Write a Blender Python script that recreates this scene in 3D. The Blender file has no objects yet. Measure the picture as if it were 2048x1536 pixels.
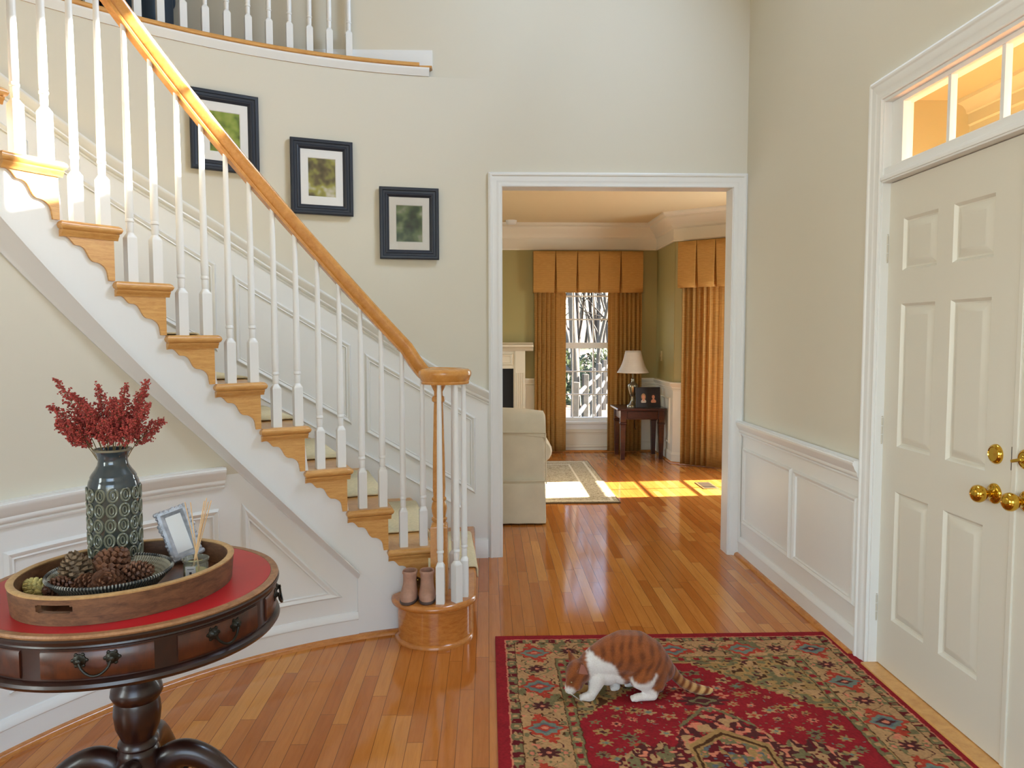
import bpy, bmesh, math, random
import numpy as np
from mathutils import Vector, Matrix
S = bpy.context.scene
C = S.collection
PI = math.pi
rnd = random.Random(7)

# ---------------------------------------------------------------- camera
CAM_H = 1.42
def make_camera(pitch, yaw, roll, lens):
    f = Vector((math.sin(yaw)*math.cos(pitch), math.cos(yaw)*math.cos(pitch), -math.sin(pitch)))
    r0 = Vector((math.cos(yaw), -math.sin(yaw), 0)); u0 = r0.cross(f)
    r = math.cos(roll)*r0 + math.sin(roll)*u0
    u = -math.sin(roll)*r0 + math.cos(roll)*u0
    cd = bpy.data.cameras.new('camera'); cd.lens = lens; cd.sensor_width = 36.0
    cd.clip_start = 0.05; cd.clip_end = 300
    co = bpy.data.objects.new('camera', cd); C.objects.link(co)
    m = Matrix((( r.x, u.x, -f.x, 0.0), (r.y, u.y, -f.y, 0.0), (r.z, u.z, -f.z, CAM_H), (0,0,0,1)))
    co.matrix_world = m
    S.camera = co
make_camera(0.06481, 0.03201, -0.00109, 26.367)

# ---------------------------------------------------------------- world, sun, exposure
S.view_settings.view_transform = 'Standard'
S.view_settings.look = 'None'
S.view_settings.exposure = 0.10
S.view_settings.gamma = 1.0
S.view_settings.use_curve_mapping = False
w = bpy.data.worlds.new('sky'); S.world = w; w.use_nodes = True
wn = w.node_tree.nodes; wl = w.node_tree.links
bg = wn['Background']
sky = wn.new('ShaderNodeTexSky'); sky.sky_type = 'NISHITA'; sky.sun_disc = False
sky.sun_elevation = math.radians(31); sky.sun_rotation = math.radians(90); sky.air_density = 1.0; sky.dust_density = 1.5
wl.new(sky.outputs[0], bg.inputs[0]); bg.inputs[1].default_value = 1.1

def light(name, kind, loc, direction, energy, color=(1,1,1), **kw):
    ld = bpy.data.lights.new(name, kind); ld.energy = energy; ld.color = color
    for k, v in kw.items(): setattr(ld, k, v)
    o = bpy.data.objects.new(name, ld); C.objects.link(o); o.location = loc
    o.rotation_euler = Vector(direction).to_track_quat('-Z', 'Y').to_euler()
    return o
SUN_DIR = Vector((-1.0, -0.075, -0.607))
light('sun', 'SUN', (20, 3, 14), SUN_DIR, 48.0, (1.0, 0.95, 0.86), angle=math.radians(0.6))
# daylight lamps at the windows, plus two added side fills
light('daylight_upper_window', 'AREA', (1.60, 3.05, 4.15), (-1, -0.30, -0.8), 98, (0.55, 0.74, 1.0), shape='RECTANGLE', size=1.1, size_y=0.85)
light('daylight_rear_windows', 'AREA', (0.1, -2.8, 1.75), (-0.35, 1, -0.05), 54, (0.72, 0.86, 1.0), shape='RECTANGLE', size=2.6, size_y=2.2)
light('added_fill_left_front_room', 'AREA', (-3.05, 6.6, 1.5), (1, 0.1, 0), 23, (0.84, 0.95, 1.0), shape='RECTANGLE', size=1.6, size_y=1.8)  # added lamp, lifts the ambient light of the front room
light('daylight_front_room', 'AREA', (2.92, 6.95, 1.3), (-1, 0, -0.05), 27, (0.84, 0.95, 1.0), shape='RECTANGLE', size=0.8, size_y=1.7)

light('added_fill_side_room', 'AREA', (-4.1, -1.4, 1.9), (1, 0.10, 0.05), 140, (0.90, 0.97, 0.90), shape='RECTANGLE', size=2.2, size_y=2.0)  # added fill that brightens the right wall and the doors

# ---------------------------------------------------------------- helpers
def lin(c):
    def f(x):
        x = x/255.0
        return x/12.92 if x <= 0.04045 else ((x+0.055)/1.055)**2.4
    return (f(c[0]), f(c[1]), f(c[2]), 1.0)

class MB:
    """collects geometry in world coordinates"""
    def __init__(s): s.v = []; s.f = []; s.m = []
    def add(s, vs, fs, mi=0):
        o = len(s.v); s.v += [tuple(p) for p in vs]
        for f in fs: s.f.append(tuple(i+o for i in f)); s.m.append(mi)
        return s
    def box(s, x0, x1, y0, y1, z0, z1, mi=0):
        vs = [(x0,y0,z0),(x1,y0,z0),(x1,y1,z0),(x0,y1,z0),(x0,y0,z1),(x1,y0,z1),(x1,y1,z1),(x0,y1,z1)]
        return s.add(vs, [(0,3,2,1),(4,5,6,7),(0,1,5,4),(1,2,6,5),(2,3,7,6),(3,0,4,7)], mi)
    def obox(s, c, ax, ay, az, mi=0):
        """oriented box: centre and three half-axis vectors"""
        c = Vector(c); ax = Vector(ax); ay = Vector(ay); az = Vector(az)
        vs = [c+sx*ax+sy*ay+sz*az for sz in (-1,1) for sx, sy in ((-1,-1),(1,-1),(1,1),(-1,1))]
        return s.add(vs, [(0,3,2,1),(4,5,6,7),(0,1,5,4),(1,2,6,5),(2,3,7,6),(3,0,4,7)], mi)
    def grid(s, P, closed_u=False, closed_v=False, mi=0):
        """P[i][j] points"""
        n = len(P); m = len(P[0]); o = len(s.v)
        for row in P: s.v += [tuple(p) for p in row]
        for i in range(n if closed_u else n-1):
            for j in range(m if closed_v else m-1):
                a = i*m+j; b = i*m+(j+1) % m; c = ((i+1) % n)*m+(j+1) % m; d = ((i+1) % n)*m+j
                s.f.append((o+a, o+b, o+c, o+d)); s.m.append(mi)
        return s
    def ngon(s, pts, mi=0):
        return s.add(pts, [tuple(range(len(pts)))], mi)
    def lathe(s, prof, c=(0,0,0), n=32, axis=(0,0,1), mi=0, cap=True, ex=1.0, ey=1.0, rot=0.0):
        """prof [(r,h)] revolved about axis through c"""
        q = Vector((0,0,1)).rotation_difference(Vector(axis)); c = Vector(c)
        P = []
        for r, h in prof:
            P.append([c + q @ Vector((ex*r*math.cos(2*PI*k/n+rot), ey*r*math.sin(2*PI*k/n+rot), h)) for k in range(n)])
        s.grid(P, closed_v=True, mi=mi)
        if cap:
            s.ngon(P[0][::-1], mi); s.ngon(P[-1], mi)
        return s
    def tube(s, pts, rad, n=8, mi=0, cap=True, squash=None):
        pts = [Vector(p) for p in pts]
        if not hasattr(rad, '__len__'): rad = [rad]*len(pts)
        t0 = (pts[1]-pts[0]).normalized()
        up = Vector((0,0,1)) if abs(t0.z) < 0.9 else Vector((1,0,0))
        nrm = (up - t0*up.dot(t0)).normalized()
        P = []
        for i, p in enumerate(pts):
            a = pts[max(i-1,0)]; b = pts[min(i+1,len(pts)-1)]
            t = (b-a).normalized()
            nrm = (nrm - t*nrm.dot(t)).normalized(); bn = t.cross(nrm)
            P.append([p + rad[i]*(math.cos(2*PI*k/n)*nrm + math.sin(2*PI*k/n)*bn) for k in range(n)])
        s.grid(P, closed_v=True, mi=mi)
        if cap: s.ngon(P[0][::-1], mi); s.ngon(P[-1], mi)
        return s
    def sweep(s, frames, prof, closed=False, cap=True, mi=0):
        """frames: [(origin, side, up)], prof closed polygon [(a,b)]"""
        P = [[Vector(o)+a*Vector(e)+b*Vector(u) for a, b in prof] for o, e, u in frames]
        s.grid(P, closed_u=closed, closed_v=True, mi=mi)
        if cap and not closed: s.ngon(P[0][::-1], mi); s.ngon(P[-1], mi)
        return s
    def prism(s, poly, fn, t0, t1, mi=0):
        """2-D polygon extruded between t0 and t1; fn(a,b,t) -> point"""
        A = [fn(a,b,t0) for a,b in poly]; B = [fn(a,b,t1) for a,b in poly]; n = len(poly)
        o = len(s.v); s.v += [tuple(p) for p in A+B]
        for i in range(n):
            j = (i+1) % n; s.f.append((o+i,o+j,o+n+j,o+n+i)); s.m.append(mi)
        s.f.append(tuple(o+i for i in range(n))[::-1]); s.m.append(mi)
        s.f.append(tuple(o+n+i for i in range(n))); s.m.append(mi)
        return s
    def mesh(s, name, origin=(0,0,0), smooth=40):
        ox, oy, oz = origin
        me = bpy.data.meshes.new(name)
        me.from_pydata([(x-ox,y-oy,z-oz) for x,y,z in s.v], [], s.f)
        bm = bmesh.new(); bm.from_mesh(me); bmesh.ops.recalc_face_normals(bm, faces=bm.faces); bm.to_mesh(me); bm.free()
        if max(s.m, default=0): me.polygons.foreach_set('material_index', s.m)
        if smooth:
            me.polygons.foreach_set('use_smooth', [True]*len(me.polygons)); me.set_sharp_from_angle(angle=math.radians(smooth))
        return me
    def build(s, name, mats, parent=None, smooth=40, bevel=0, seg=2, origin=None, solid=0):
        if parent is not None:
            r = parent
            while r.parent: r = r.parent
            origin = r['_o'] if '_o' in r else tuple(r.location)
        elif origin is None:
            xs = [p[0] for p in s.v]; ys = [p[1] for p in s.v]; zs = [p[2] for p in s.v]
            origin = ((min(xs)+max(xs))/2, (min(ys)+max(ys))/2, min(zs))
        me = s.mesh(name, origin, smooth)
        for m in (mats if isinstance(mats, (list, tuple)) else [mats]): me.materials.append(m)
        o = bpy.data.objects.new(name, me); C.objects.link(o)
        if parent is not None: o.parent = parent
        else: o.location = origin
        if solid:
            md = o.modifiers.new('solidify', 'SOLIDIFY'); md.thickness = solid; md.offset = 0
        if bevel:
            md = o.modifiers.new('bevel', 'BEVEL'); md.width = bevel; md.segments = seg; md.limit_method = 'ANGLE'; md.angle_limit = math.radians(35)
        return o

def empty(name, loc):
    o = bpy.data.objects.new(name, None); C.objects.link(o); o.location = loc; o.empty_display_size = 0.05
    return o
def tag(o, label, cat, group=None):
    o['label'] = label; o['category'] = cat
    if group: o['group'] = group
    return o
def thing(name, loc, label, cat, group=None): return tag(empty(name, loc), label, cat, group)
def structure(o): o['kind'] = 'structure'; return o
def copy_tree(o, parent=None):
    c = o.copy(); C.objects.link(c)
    if parent is not None: c.parent = parent
    for ch in list(o.children): copy_tree(ch, c)
    return c

# ---------------------------------------------------------------- materials
def nodes(name):
    m = bpy.data.materials.new(name); m.use_nodes = True
    nt = m.node_tree
    return m, nt, nt.nodes, nt.links, nt.nodes['Principled BSDF']
def mth(nt, op, a, b=None, c=None):
    n = nt.nodes.new('ShaderNodeMath'); n.operation = op
    for i, x in enumerate((a, b, c)):
        if x is None: continue
        if isinstance(x, (int, float)): n.inputs[i].default_value = x
        else: nt.links.new(x, n.inputs[i])
    return n.outputs[0]
def mixc(nt, fac, a, b, mode='MIX'):
    n = nt.nodes.new('ShaderNodeMix'); n.data_type = 'RGBA'; n.blend_type = mode
    for i, x in ((0, fac), (6, a), (7, b)):
        if isinstance(x, (int, float)): n.inputs[i].default_value = x
        elif isinstance(x, tuple): n.inputs[i].default_value = x
        else: nt.links.new(x, n.inputs[i])
    return n.outputs[2]
def noise(nt, vec, scale, detail=3, rough=0.5, dist=0.0):
    n = nt.nodes.new('ShaderNodeTexNoise'); n.inputs['Scale'].default_value = scale; n.inputs['Detail'].default_value = detail
    n.inputs['Roughness'].default_value = rough; n.inputs['Distortion'].default_value = dist
    if vec is not None: nt.links.new(vec, n.inputs['Vector'])
    return n.outputs[0]
def ramp(nt, fac, stops):
    n = nt.nodes.new('ShaderNodeValToRGB'); nt.links.new(fac, n.inputs[0])
    el = n.color_ramp.elements
    while len(el) < len(stops): el.new(0.5)
    for e, (p, c) in zip(el, stops): e.position = p; e.color = c
    return n.outputs[0]
def mapping(nt, scale=(1,1,1), rot=(0,0,0), kind='Object'):
    t = nt.nodes.new('ShaderNodeTexCoord'); mp = nt.nodes.new('ShaderNodeMapping')
    mp.inputs['Scale'].default_value = scale; mp.inputs['Rotation'].default_value = rot
    nt.links.new(t.outputs[kind], mp.inputs[0])
    return mp.outputs[0]
def bump(nt, h, strength, dist=0.01):
    n = nt.nodes.new('ShaderNodeBump'); n.inputs['Strength'].default_value = strength; n.inputs['Distance'].default_value = dist
    nt.links.new(h, n.inputs['Height']); return n.outputs[0]

def paint(name, col, rough=0.5, metal=0.0, spec=0.5, var=0.0, vscale=3.0, bscale=0, bstr=0.1, coat=0.0):
    m, nt, nn, nl, p = nodes(name)
    p.inputs['Base Color'].default_value = lin(col); p.inputs['Roughness'].default_value = rough
    p.inputs['Metallic'].default_value = metal; p.inputs['Specular IOR Level'].default_value = spec
    p.inputs['Coat Weight'].default_value = coat; p.inputs['Coat Roughness'].default_value = 0.08
    v = mapping(nt)
    if var:
        nz = noise(nt, v, vscale, 4)
        d = tuple(x*(1-var) for x in lin(col)[:3])+(1,); u = tuple(min(1,x*(1+var)) for x in lin(col)[:3])+(1,)
        nl.new(ramp(nt, nz, [(0.3, d), (0.7, u)]), p.inputs['Base Color'])
    if bscale:
        nl.new(bump(nt, noise(nt, v, bscale, 2), bstr, 0.002), p.inputs['Normal'])
    return m
def wood(name, a, b, scale=(1,12,12), rough=0.3, spec=0.5, coat=0.0, fine=5.0):
    """grain runs along the axis with the small scale"""
    m, nt, nn, nl, p = nodes(name)
    v = mapping(nt, scale)
    n1 = noise(nt, v, fine, 5, 0.6, 0.6); n2 = noise(nt, v, fine*6, 3, 0.6)
    f = mth(nt, 'ADD', mth(nt, 'MULTIPLY', n1, 0.75), mth(nt, 'MULTIPLY', n2, 0.25))
    nl.new(ramp(nt, f, [(0.33, lin(a)), (0.62, lin(b))]), p.inputs['Base Color'])
    p.inputs['Roughness'].default_value = rough; p.inputs['Specular IOR Level'].default_value = spec
    p.inputs['Coat Weight'].default_value = coat; p.inputs['Coat Roughness'].default_value = 0.06
    nl.new(bump(nt, n2, 0.05, 0.001), p.inputs['Normal'])
    return m
def glass_pane(name, tint=(255,255,255), refl=0.08):
    m, nt, nn, nl, p = nodes(name)
    nn.remove(p)
    tr = nn.new('ShaderNodeBsdfTransparent'); tr.inputs[0].default_value = lin(tint)
    gl = nn.new('ShaderNodeBsdfGlossy'); gl.inputs['Roughness'].default_value = 0.02
    fr = nn.new('ShaderNodeFresnel'); fr.inputs[0].default_value = 1.25
    mx = nn.new('ShaderNodeMixShader'); nl.new(fr.outputs[0], mx.inputs[0]); nl.new(tr.outputs[0], mx.inputs[1]); nl.new(gl.outputs[0], mx.inputs[2])
    nl.new(mx.outputs[0], nn['Material Output'].inputs[0])
    return m
def floor_mat():
    m, nt, nn, nl, p = nodes('oak_floor')
    t = nn.new('ShaderNodeTexCoord'); sx = nn.new('ShaderNodeSeparateXYZ'); nl.new(t.outputs['Object'], sx.inputs[0])
    W, L = 0.0575, 0.85
    xr = mth(nt, 'DIVIDE', sx.outputs[0], W); row = mth(nt, 'FLOOR', xr); fx = mth(nt, 'FRACT', xr)
    w1 = nn.new('ShaderNodeTexWhiteNoise'); w1.noise_dimensions = '1D'; nl.new(row, w1.inputs['W'])
    yr = mth(nt, 'ADD', mth(nt, 'DIVIDE', sx.outputs[1], L), mth(nt, 'MULTIPLY', w1.outputs[0], 7.3))
    col = mth(nt, 'FLOOR', yr); fy = mth(nt, 'FRACT', yr)
    cb = nn.new('ShaderNodeCombineXYZ'); nl.new(row, cb.inputs[0]); nl.new(col, cb.inputs[1])
    w2 = nn.new('ShaderNodeTexWhiteNoise'); w2.noise_dimensions = '2D'; nl.new(cb.outputs[0], w2.inputs['Vector'])
    v2 = nn.new('ShaderNodeVectorMath'); v2.operation = 'MULTIPLY_ADD'
    nl.new(t.outputs['Object'], v2.inputs[0]); v2.inputs[1].default_value = (1, 0.07, 1)
    sc = nn.new('ShaderNodeVectorMath'); sc.operation = 'SCALE'; nl.new(cb.outputs[0], sc.inputs[0]); sc.inputs['Scale'].default_value = 3.7
    nl.new(sc.outputs[0], v2.inputs[2])
    g1 = noise(nt, v2.outputs[0], 55, 5, 0.65, 0.8)
    base = ramp(nt, w2.outputs[0], [(0.0, lin((174,100,42))), (0.35, lin((186,113,50))), (0.7, lin((195,122,56))), (1.0, lin((208,142,70)))])
    grain = ramp(nt, g1, [(0.3, (0.80,0.75,0.70,1)), (0.6, (1,1,1,1))])
    c = mixc(nt, 0.75, base, grain, 'MULTIPLY')
    gx = mth(nt, 'LESS_THAN', mth(nt, 'MINIMUM', fx, mth(nt, 'SUBTRACT', 1.0, fx)), 0.017)
    gy = mth(nt, 'LESS_THAN', mth(nt, 'MINIMUM', fy, mth(nt, 'SUBTRACT', 1.0, fy)), 0.0012)
    gap = mth(nt, 'MAXIMUM', gx, gy)
    nl.new(mixc(nt, gap, c, lin((104,60,30))), p.inputs['Base Color'])
    r = noise(nt, t.outputs['Object'], 9, 3)
    nl.new(mth(nt, 'ADD', mth(nt, 'MULTIPLY', r, 0.07), 0.06), p.inputs['Roughness'])
    hgt = mth(nt, 'ADD', mth(nt, 'SUBTRACT', mth(nt, 'MULTIPLY', w2.outputs[0], 0.15), gap), mth(nt, 'MULTIPLY', noise(nt, t.outputs['Object'], 6, 2), 0.5))
    nl.new(bump(nt, hgt, 0.12, 0.002), p.inputs['Normal'])
    p.inputs['Specular IOR Level'].default_value = 0.38
    return m

M = {}
M['floor'] = floor_mat()
M['wall'] = paint('beige_wall_paint', (212,205,187), 0.6, bscale=220, bstr=0.03)
M['white'] = paint('white_trim_paint', (228,227,223), 0.38)
M['door'] = paint('white_door_paint', (216,210,195), 0.4, bscale=60, bstr=0.02)
M['ceiling'] = paint('ceiling_paint', (224,214,190), 0.8)
M['olive'] = paint('olive_wall_paint', (162,149,96), 0.6, bscale=200, bstr=0.03)
M['tan_ceiling'] = paint('tan_ceiling_paint', (222,204,164), 0.8)
M['cream_trim'] = paint('cream_trim_paint', (226,216,196), 0.4)
M['oak'] = wood('oak_stair', (192,134,70), (216,164,96), (3,3,18), 0.28)
M['oakh'] = wood('oak_bracket', (196,138,72), (218,166,98), (3,3,22), 0.3)
M['oak_rail'] = wood('oak_handrail', (186,122,52), (210,150,78), (4,4,4), 0.25, coat=0.15)
M['oak_dark'] = wood('oak_step', (172,102,42), (198,128,60), (4,4,14), 0.22, coat=0.3)
M['carpet'] = paint('cream_runner_carpet', (222,208,170), 0.95, var=0.08, vscale=60, bscale=400, bstr=0.6)
M['brass'] = paint('polished_brass', (214,172,66), 0.10, metal=1.0)
M['steel_paint'] = paint('painted_hinge', (196,188,172), 0.4)
M['dark_gap'] = paint('dark_latch', (52,42,34), 0.6)
M['glass'] = glass_pane('window_glass')
M['navy'] = paint('navy_black_frame', (34,40,52), 0.4, bscale=80, bstr=0.05)
M['mat_board'] = paint('white_mat_board', (226,224,220), 0.8)
# ================================================================ the setting
CX, CY = 0.09, 1.69            # centre of the curved stair
RI, RO = 1.885, 3.05           # nosing ends, outer wall
RISE, DT, A2 = 0.2031, 0.0992, 0.187
BACK, RIGHT = 4.74, 1.632
UP = 15*RISE
def cyl(a, r, z): return (CX - r*math.sin(a), CY + r*math.cos(a), z)
def sline(a): return 2*RISE + RISE/DT*(a-A2)      # nosing line height

def rect_with_holes(mb, u0, u1, v0, v1, holes, fn, mi=0):
    """flat wall face split around rectangular holes; fn(u,v,d) -> point; wall is d thick (0..1)"""
    us = sorted({u0, u1, *[h[0] for h in holes], *[h[1] for h in holes]})
    vs = sorted({v0, v1, *[h[2] for h in holes], *[h[3] for h in holes]})
    def solid(i, j):
        if not (0 <= i < len(us)-1 and 0 <= j < len(vs)-1): return False
        cu = (us[i]+us[i+1])/2; cv = (vs[j]+vs[j+1])/2
        return not any(h[0] < cu < h[1] and h[2] < cv < h[3] for h in holes)
    idx = {}
    def vid(i, j, d):
        if (i,j,d) not in idx: idx[(i,j,d)] = len(mb.v); mb.v.append(tuple(fn(us[i], vs[j], d)))
        return idx[(i,j,d)]
    for i in range(len(us)-1):
        for j in range(len(vs)-1):
            if not solid(i,j): continue
            for d in (0,1):
                q = [vid(i,j,d), vid(i+1,j,d), vid(i+1,j+1,d), vid(i,j+1,d)]
                mb.f.append(tuple(q if d else q[::-1])); mb.m.append(mi)
            for (di,dj,a,b) in ((-1,0,(0,0),(0,1)),(1,0,(1,0),(1,1)),(0,-1,(0,0),(1,0)),(0,1,(0,1),(1,1))):
                if not solid(i+di, j+dj):
                    mb.f.append((vid(i+a[0],j+a[1],0), vid(i+b[0],j+b[1],0), vid(i+b[0],j+b[1],1), vid(i+a[0],j+a[1],1))); mb.m.append(mi)
    return mb

# floor: one oak floor through both rooms
mb = MB(); mb.box(-4.4, 4.2, -3.2, 9.3, -0.12, 0.0)
structure(mb.build('floor', M['floor'], origin=(0,0,0)))

# door / transom / upper window openings in the right wall
D0, D1 = 1.525, 3.095          # double door opening along y
mb = MB(); rect_with_holes(mb, -3.1, 4.86, 0.0, 5.8, [(D0, D1, 0.0, 2.40), (2.80, 3.44, 3.78, 4.52)], lambda u,v,d: (RIGHT+0.12*d, u, v))
structure(mb.build('wall_right', M['wall'], smooth=0))
# back wall: lower part with the cased opening, upper part runs on behind the balcony
mb = MB()
rect_with_holes(mb, -4.4, RIGHT+0.12, 0.0, 5.8, [(0.062, 1.572, 0.0, 2.372), (-4.4, -0.02, 0.0, UP-0.35)], lambda u,v,d: (u, BACK+0.12*d, v))
structure(mb.build('wall_back', M['wall'], smooth=0))
mb = MB(); rect_with_holes(mb, -4.4, RIGHT+0.12, 0.0, 5.8, [(-1.8, 1.4, 0.55, 2.85)], lambda u,v,d: (u, -3.1+0.12*(d-1), v))
structure(mb.build('wall_rear', M['wall'], smooth=0))
mb = MB(); rect_with_holes(mb, -3.2, 4.9, -0.1, 5.8, [(-2.5,-0.3,0.9,2.9)], lambda u,v,d: (-4.38-0.12*d, u, v)); structure(mb.build('wall_outer', M['wall'], smooth=0))  # wall opening made for the added side window
mb = MB(); mb.box(-4.5, 1.76, -3.2, 4.9, 5.8, 5.9); structure(mb.build('ceiling', M['ceiling'], smooth=0))
# glazing of the rear windows and of the high window over the front door
def plane_window(n, a0, a1, z0, z1, fn, cols, rows, sash=True):
    """window: frame, muntins and panes; fn(u, z, d)"""
    fr = MB(); w = 0.045
    def bar(u0,u1,v0,v1,d0,d1):
        ps = [fn(u,v,d) for d in (d0,d1) for u,v in ((u0,v0),(u1,v0),(u1,v1),(u0,v1))]
        fr.add(ps, [(0,3,2,1),(4,5,6,7),(0,1,5,4),(1,2,6,5),(2,3,7,6),(3,0,4,7)])
    bar(a0,a0+w,z0,z1,0,0.06); bar(a1-w,a1,z0,z1,0,0.06); bar(a0+w,a1-w,z0,z0+w,0,0.06); bar(a0+w,a1-w,z1-w,z1,0,0.06)
    zm = (z0+z1)/2; gl = []
    if sash: bar(a0+w,a1-w,zm-0.035,zm+0.035,0,0.06)
    for lo, hi in (((z0+w,zm-0.035),(zm+0.035,z1-w)) if sash else ((z0+w,z1-w),)):
        for k in range(1,cols):
            u = a0+w+(a1-a0-2*w)*k/cols; bar(u-0.008,u+0.008,lo,hi,0.015,0.045)
        for k in range(1,rows):
            v = lo+(hi-lo)*k/rows; bar(a0+w,a1-w,v-0.008,v+0.008,0.016,0.044)
        gl.append((a0+w,a1-w,lo,hi))
    o = structure(fr.build('window_%d' % n, M['white'], smooth=0))
    g = MB()
    for u0,u1,v0,v1 in gl:
        g.ngon([fn(u0,v0,0.03), fn(u1,v0,0.03), fn(u1,v1,0.03), fn(u0,v1,0.03)])
    o['_o'] = tuple(o.location)
    g.build('pane', M['glass'], o, smooth=0)
    return o
plane_window(3, 2.80, 3.44, 3.78, 4.52, lambda u,z,d: (RIGHT+0.02+d, u, z), 2, 2, sash=False)
plane_window(7, -2.5, -0.3, 0.9, 2.9, lambda u,z,d: (-4.42-d, u, z), 4, 2)  # unseen side window, added to go with the side-room fill lamp
plane_window(4, -1.8, 1.4, 0.55, 2.85, lambda u,z,d: (u, -3.14-d, z), 4, 3)

# curved outer stair wall
def arc_pts(a0, a1, n): return [a0+(a1-a0)*k/n for k in range(n+1)]
mb = MB()
AA = arc_pts(0.0, 1.95, 70)
sec = [(RO,0.0),(RO,UP-0.05),(RO+0.10,UP-0.05),(RO+0.10,0.0)]
mb.grid([[cyl(a,r,z) for r,z in sec] for a in AA], closed_v=True)
mb.ngon([cyl(AA[0],r,z) for r,z in sec]); mb.ngon([cyl(AA[-1],r,z) for r,z in sec][::-1])
structure(mb.build('wall_stair', M['wall'], smooth=60))
# upper hall floor slab behind the balcony edge
mb = MB()
inner = [cyl(a, RO+0.0, 0) for a in arc_pts(0.20, 1.95, 60)]
outer = [(max(-4.38, p[0]-0.0) if False else -4.38 if i > 16 else p[0], BACK if i <= 16 else p[1], 0) for i, p in enumerate(inner)]
P = [[(q[0],q[1],z) for q, z in ((p,UP-0.05),(o,UP-0.05),(o,UP-0.02),(p,UP-0.02))] for p, o in zip(inner, outer)]
mb.grid(P, closed_v=True); structure(mb.build('floor_upper', M['oak_dark'], smooth=0))

# inner curved wall under the stair: white below the chair rail, beige above
RW = 1.925
def wall_top(a): return max(0.012, min(UP-0.1, sline(a)-0.33))
mb = MB()
AW = arc_pts(0.245, 1.80, 80); ZR = 0.83
for mi, lo, hi in ((0, lambda a: 0.0, lambda a: min(ZR, wall_top(a))), (1, lambda a: min(ZR, wall_top(a)), wall_top)):
    P = [[cyl(a,RW,lo(a)), cyl(a,RW,hi(a)), cyl(a,RW+0.08,hi(a)), cyl(a,RW+0.08,lo(a))] for a in AW if hi(a)-lo(a) > 1e-4]
    mb.grid(P, closed_v=True, mi=mi)
structure(mb.build('wall_left', [M['white'], M['wall']], smooth=60))

# ---------------------------------------------------------------- mouldings
def arc_sweep(mb, prof, a0, a1, R, zf, n=None, mi=0):
    """prof [(depth towards the room, dz)] along the cylinder"""
    n = n or max(6, int(abs(a1-a0)*45))
    mb.grid([[cyl(a, R-d, zf(a)+dz) for d, dz in prof] for a in arc_pts(a0,a1,n)], closed_v=True, mi=mi)
    mb.ngon([cyl(a0,R-d,zf(a0)+dz) for d,dz in prof][::-1]); mb.ngon([cyl(a1,R-d,zf(a1)+dz) for d,dz in prof])
CHAIR = [(0,-0.094),(0.010,-0.094),(0.013,-0.086),(0.010,-0.080),(0.020,-0.074),(0.024,-0.064),(0.022,-0.056),(0.034,-0.040),(0.040,-0.024),(0.044,-0.018),(0.044,-0.008),(0.040,-0.006),(0.040,0.0),(0,0.0)]
BASE = [(0,0),(0.016,0),(0.016,0.088),(0.020,0.092),(0.020,0.100),(0.012,0.112),(0.006,0.122),(0,0.124)]
SHOE = [(0,0),(0.032,0),(0.030,0.010),(0.024,0.017),(0.016,0.020),(0,0.020)]
PM = [(0.0,0.0),(0.004,0.008),(0.010,0.014),(0.016,0.012),(0.024,0.007),(0.030,0.009),(0.034,0.0)]
def moulding(mb, poly, fn, prof=PM, step=0.06):
    """closed mitred panel moulding; poly in (s,t), fn(s,t,h) -> point"""
    n = len(poly)
    area = sum(poly[i][0]*poly[(i+1)%n][1]-poly[(i+1)%n][0]*poly[i][1] for i in range(n))
    if area < 0: poly = poly[::-1]
    mit = []
    for i in range(n):
        p = Vector(poly[i]); a = (p-Vector(poly[i-1])).normalized(); b = (Vector(poly[(i+1)%n])-p).normalized()
        na = Vector((-a.y,a.x)); nb = Vector((-b.y,b.x)); m = (na+nb); m = m/ max(0.15, m.dot(na))
        mit.append(m)
    for i in range(n):
        j = (i+1)%n; p = Vector(poly[i]); q = Vector(poly[j]); k = max(1, int((q-p).length/step))
        P = []
        for t in range(k+1):
            f = t/k; P.append([fn(*( (p+(mit[i]*o))*(1-f) + (q+(mit[j]*o))*f ), h) for o, h in prof])
        mb.grid(P)
# on the inner curved wall
fnL = lambda s, t, h: cyl(s/RW, RW-h, t)
mb = MB()
moulding(mb, [(RW*0.643,0.20),(RW*0.643,0.70),(RW*0.412,0.20)], fnL)
a = 0.693
for a0, a1 in ((0.693,1.113),(1.155,1.575)):
    moulding(mb, [(RW*a0,0.20),(RW*a1,0.20),(RW*a1,0.69),(RW*a0,0.69)], fnL)
structure(mb.build('trim_1', M['white']))
mb = MB(); arc_sweep(mb, CHAIR, 0.682, 1.8, RW, lambda a: 0.868); structure(mb.build('trim_2', M['white']))
mb = MB(); arc_sweep(mb, BASE, 0.376, 1.8, RW, lambda a: 0.0); structure(mb.build('baseboard_left', M['white']))
mb = MB(); arc_sweep(mb, SHOE, 0.27, 1.8, RW-0.008, lambda a: 0.0); structure(mb.build('trim_3', M['oak_dark']))
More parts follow.
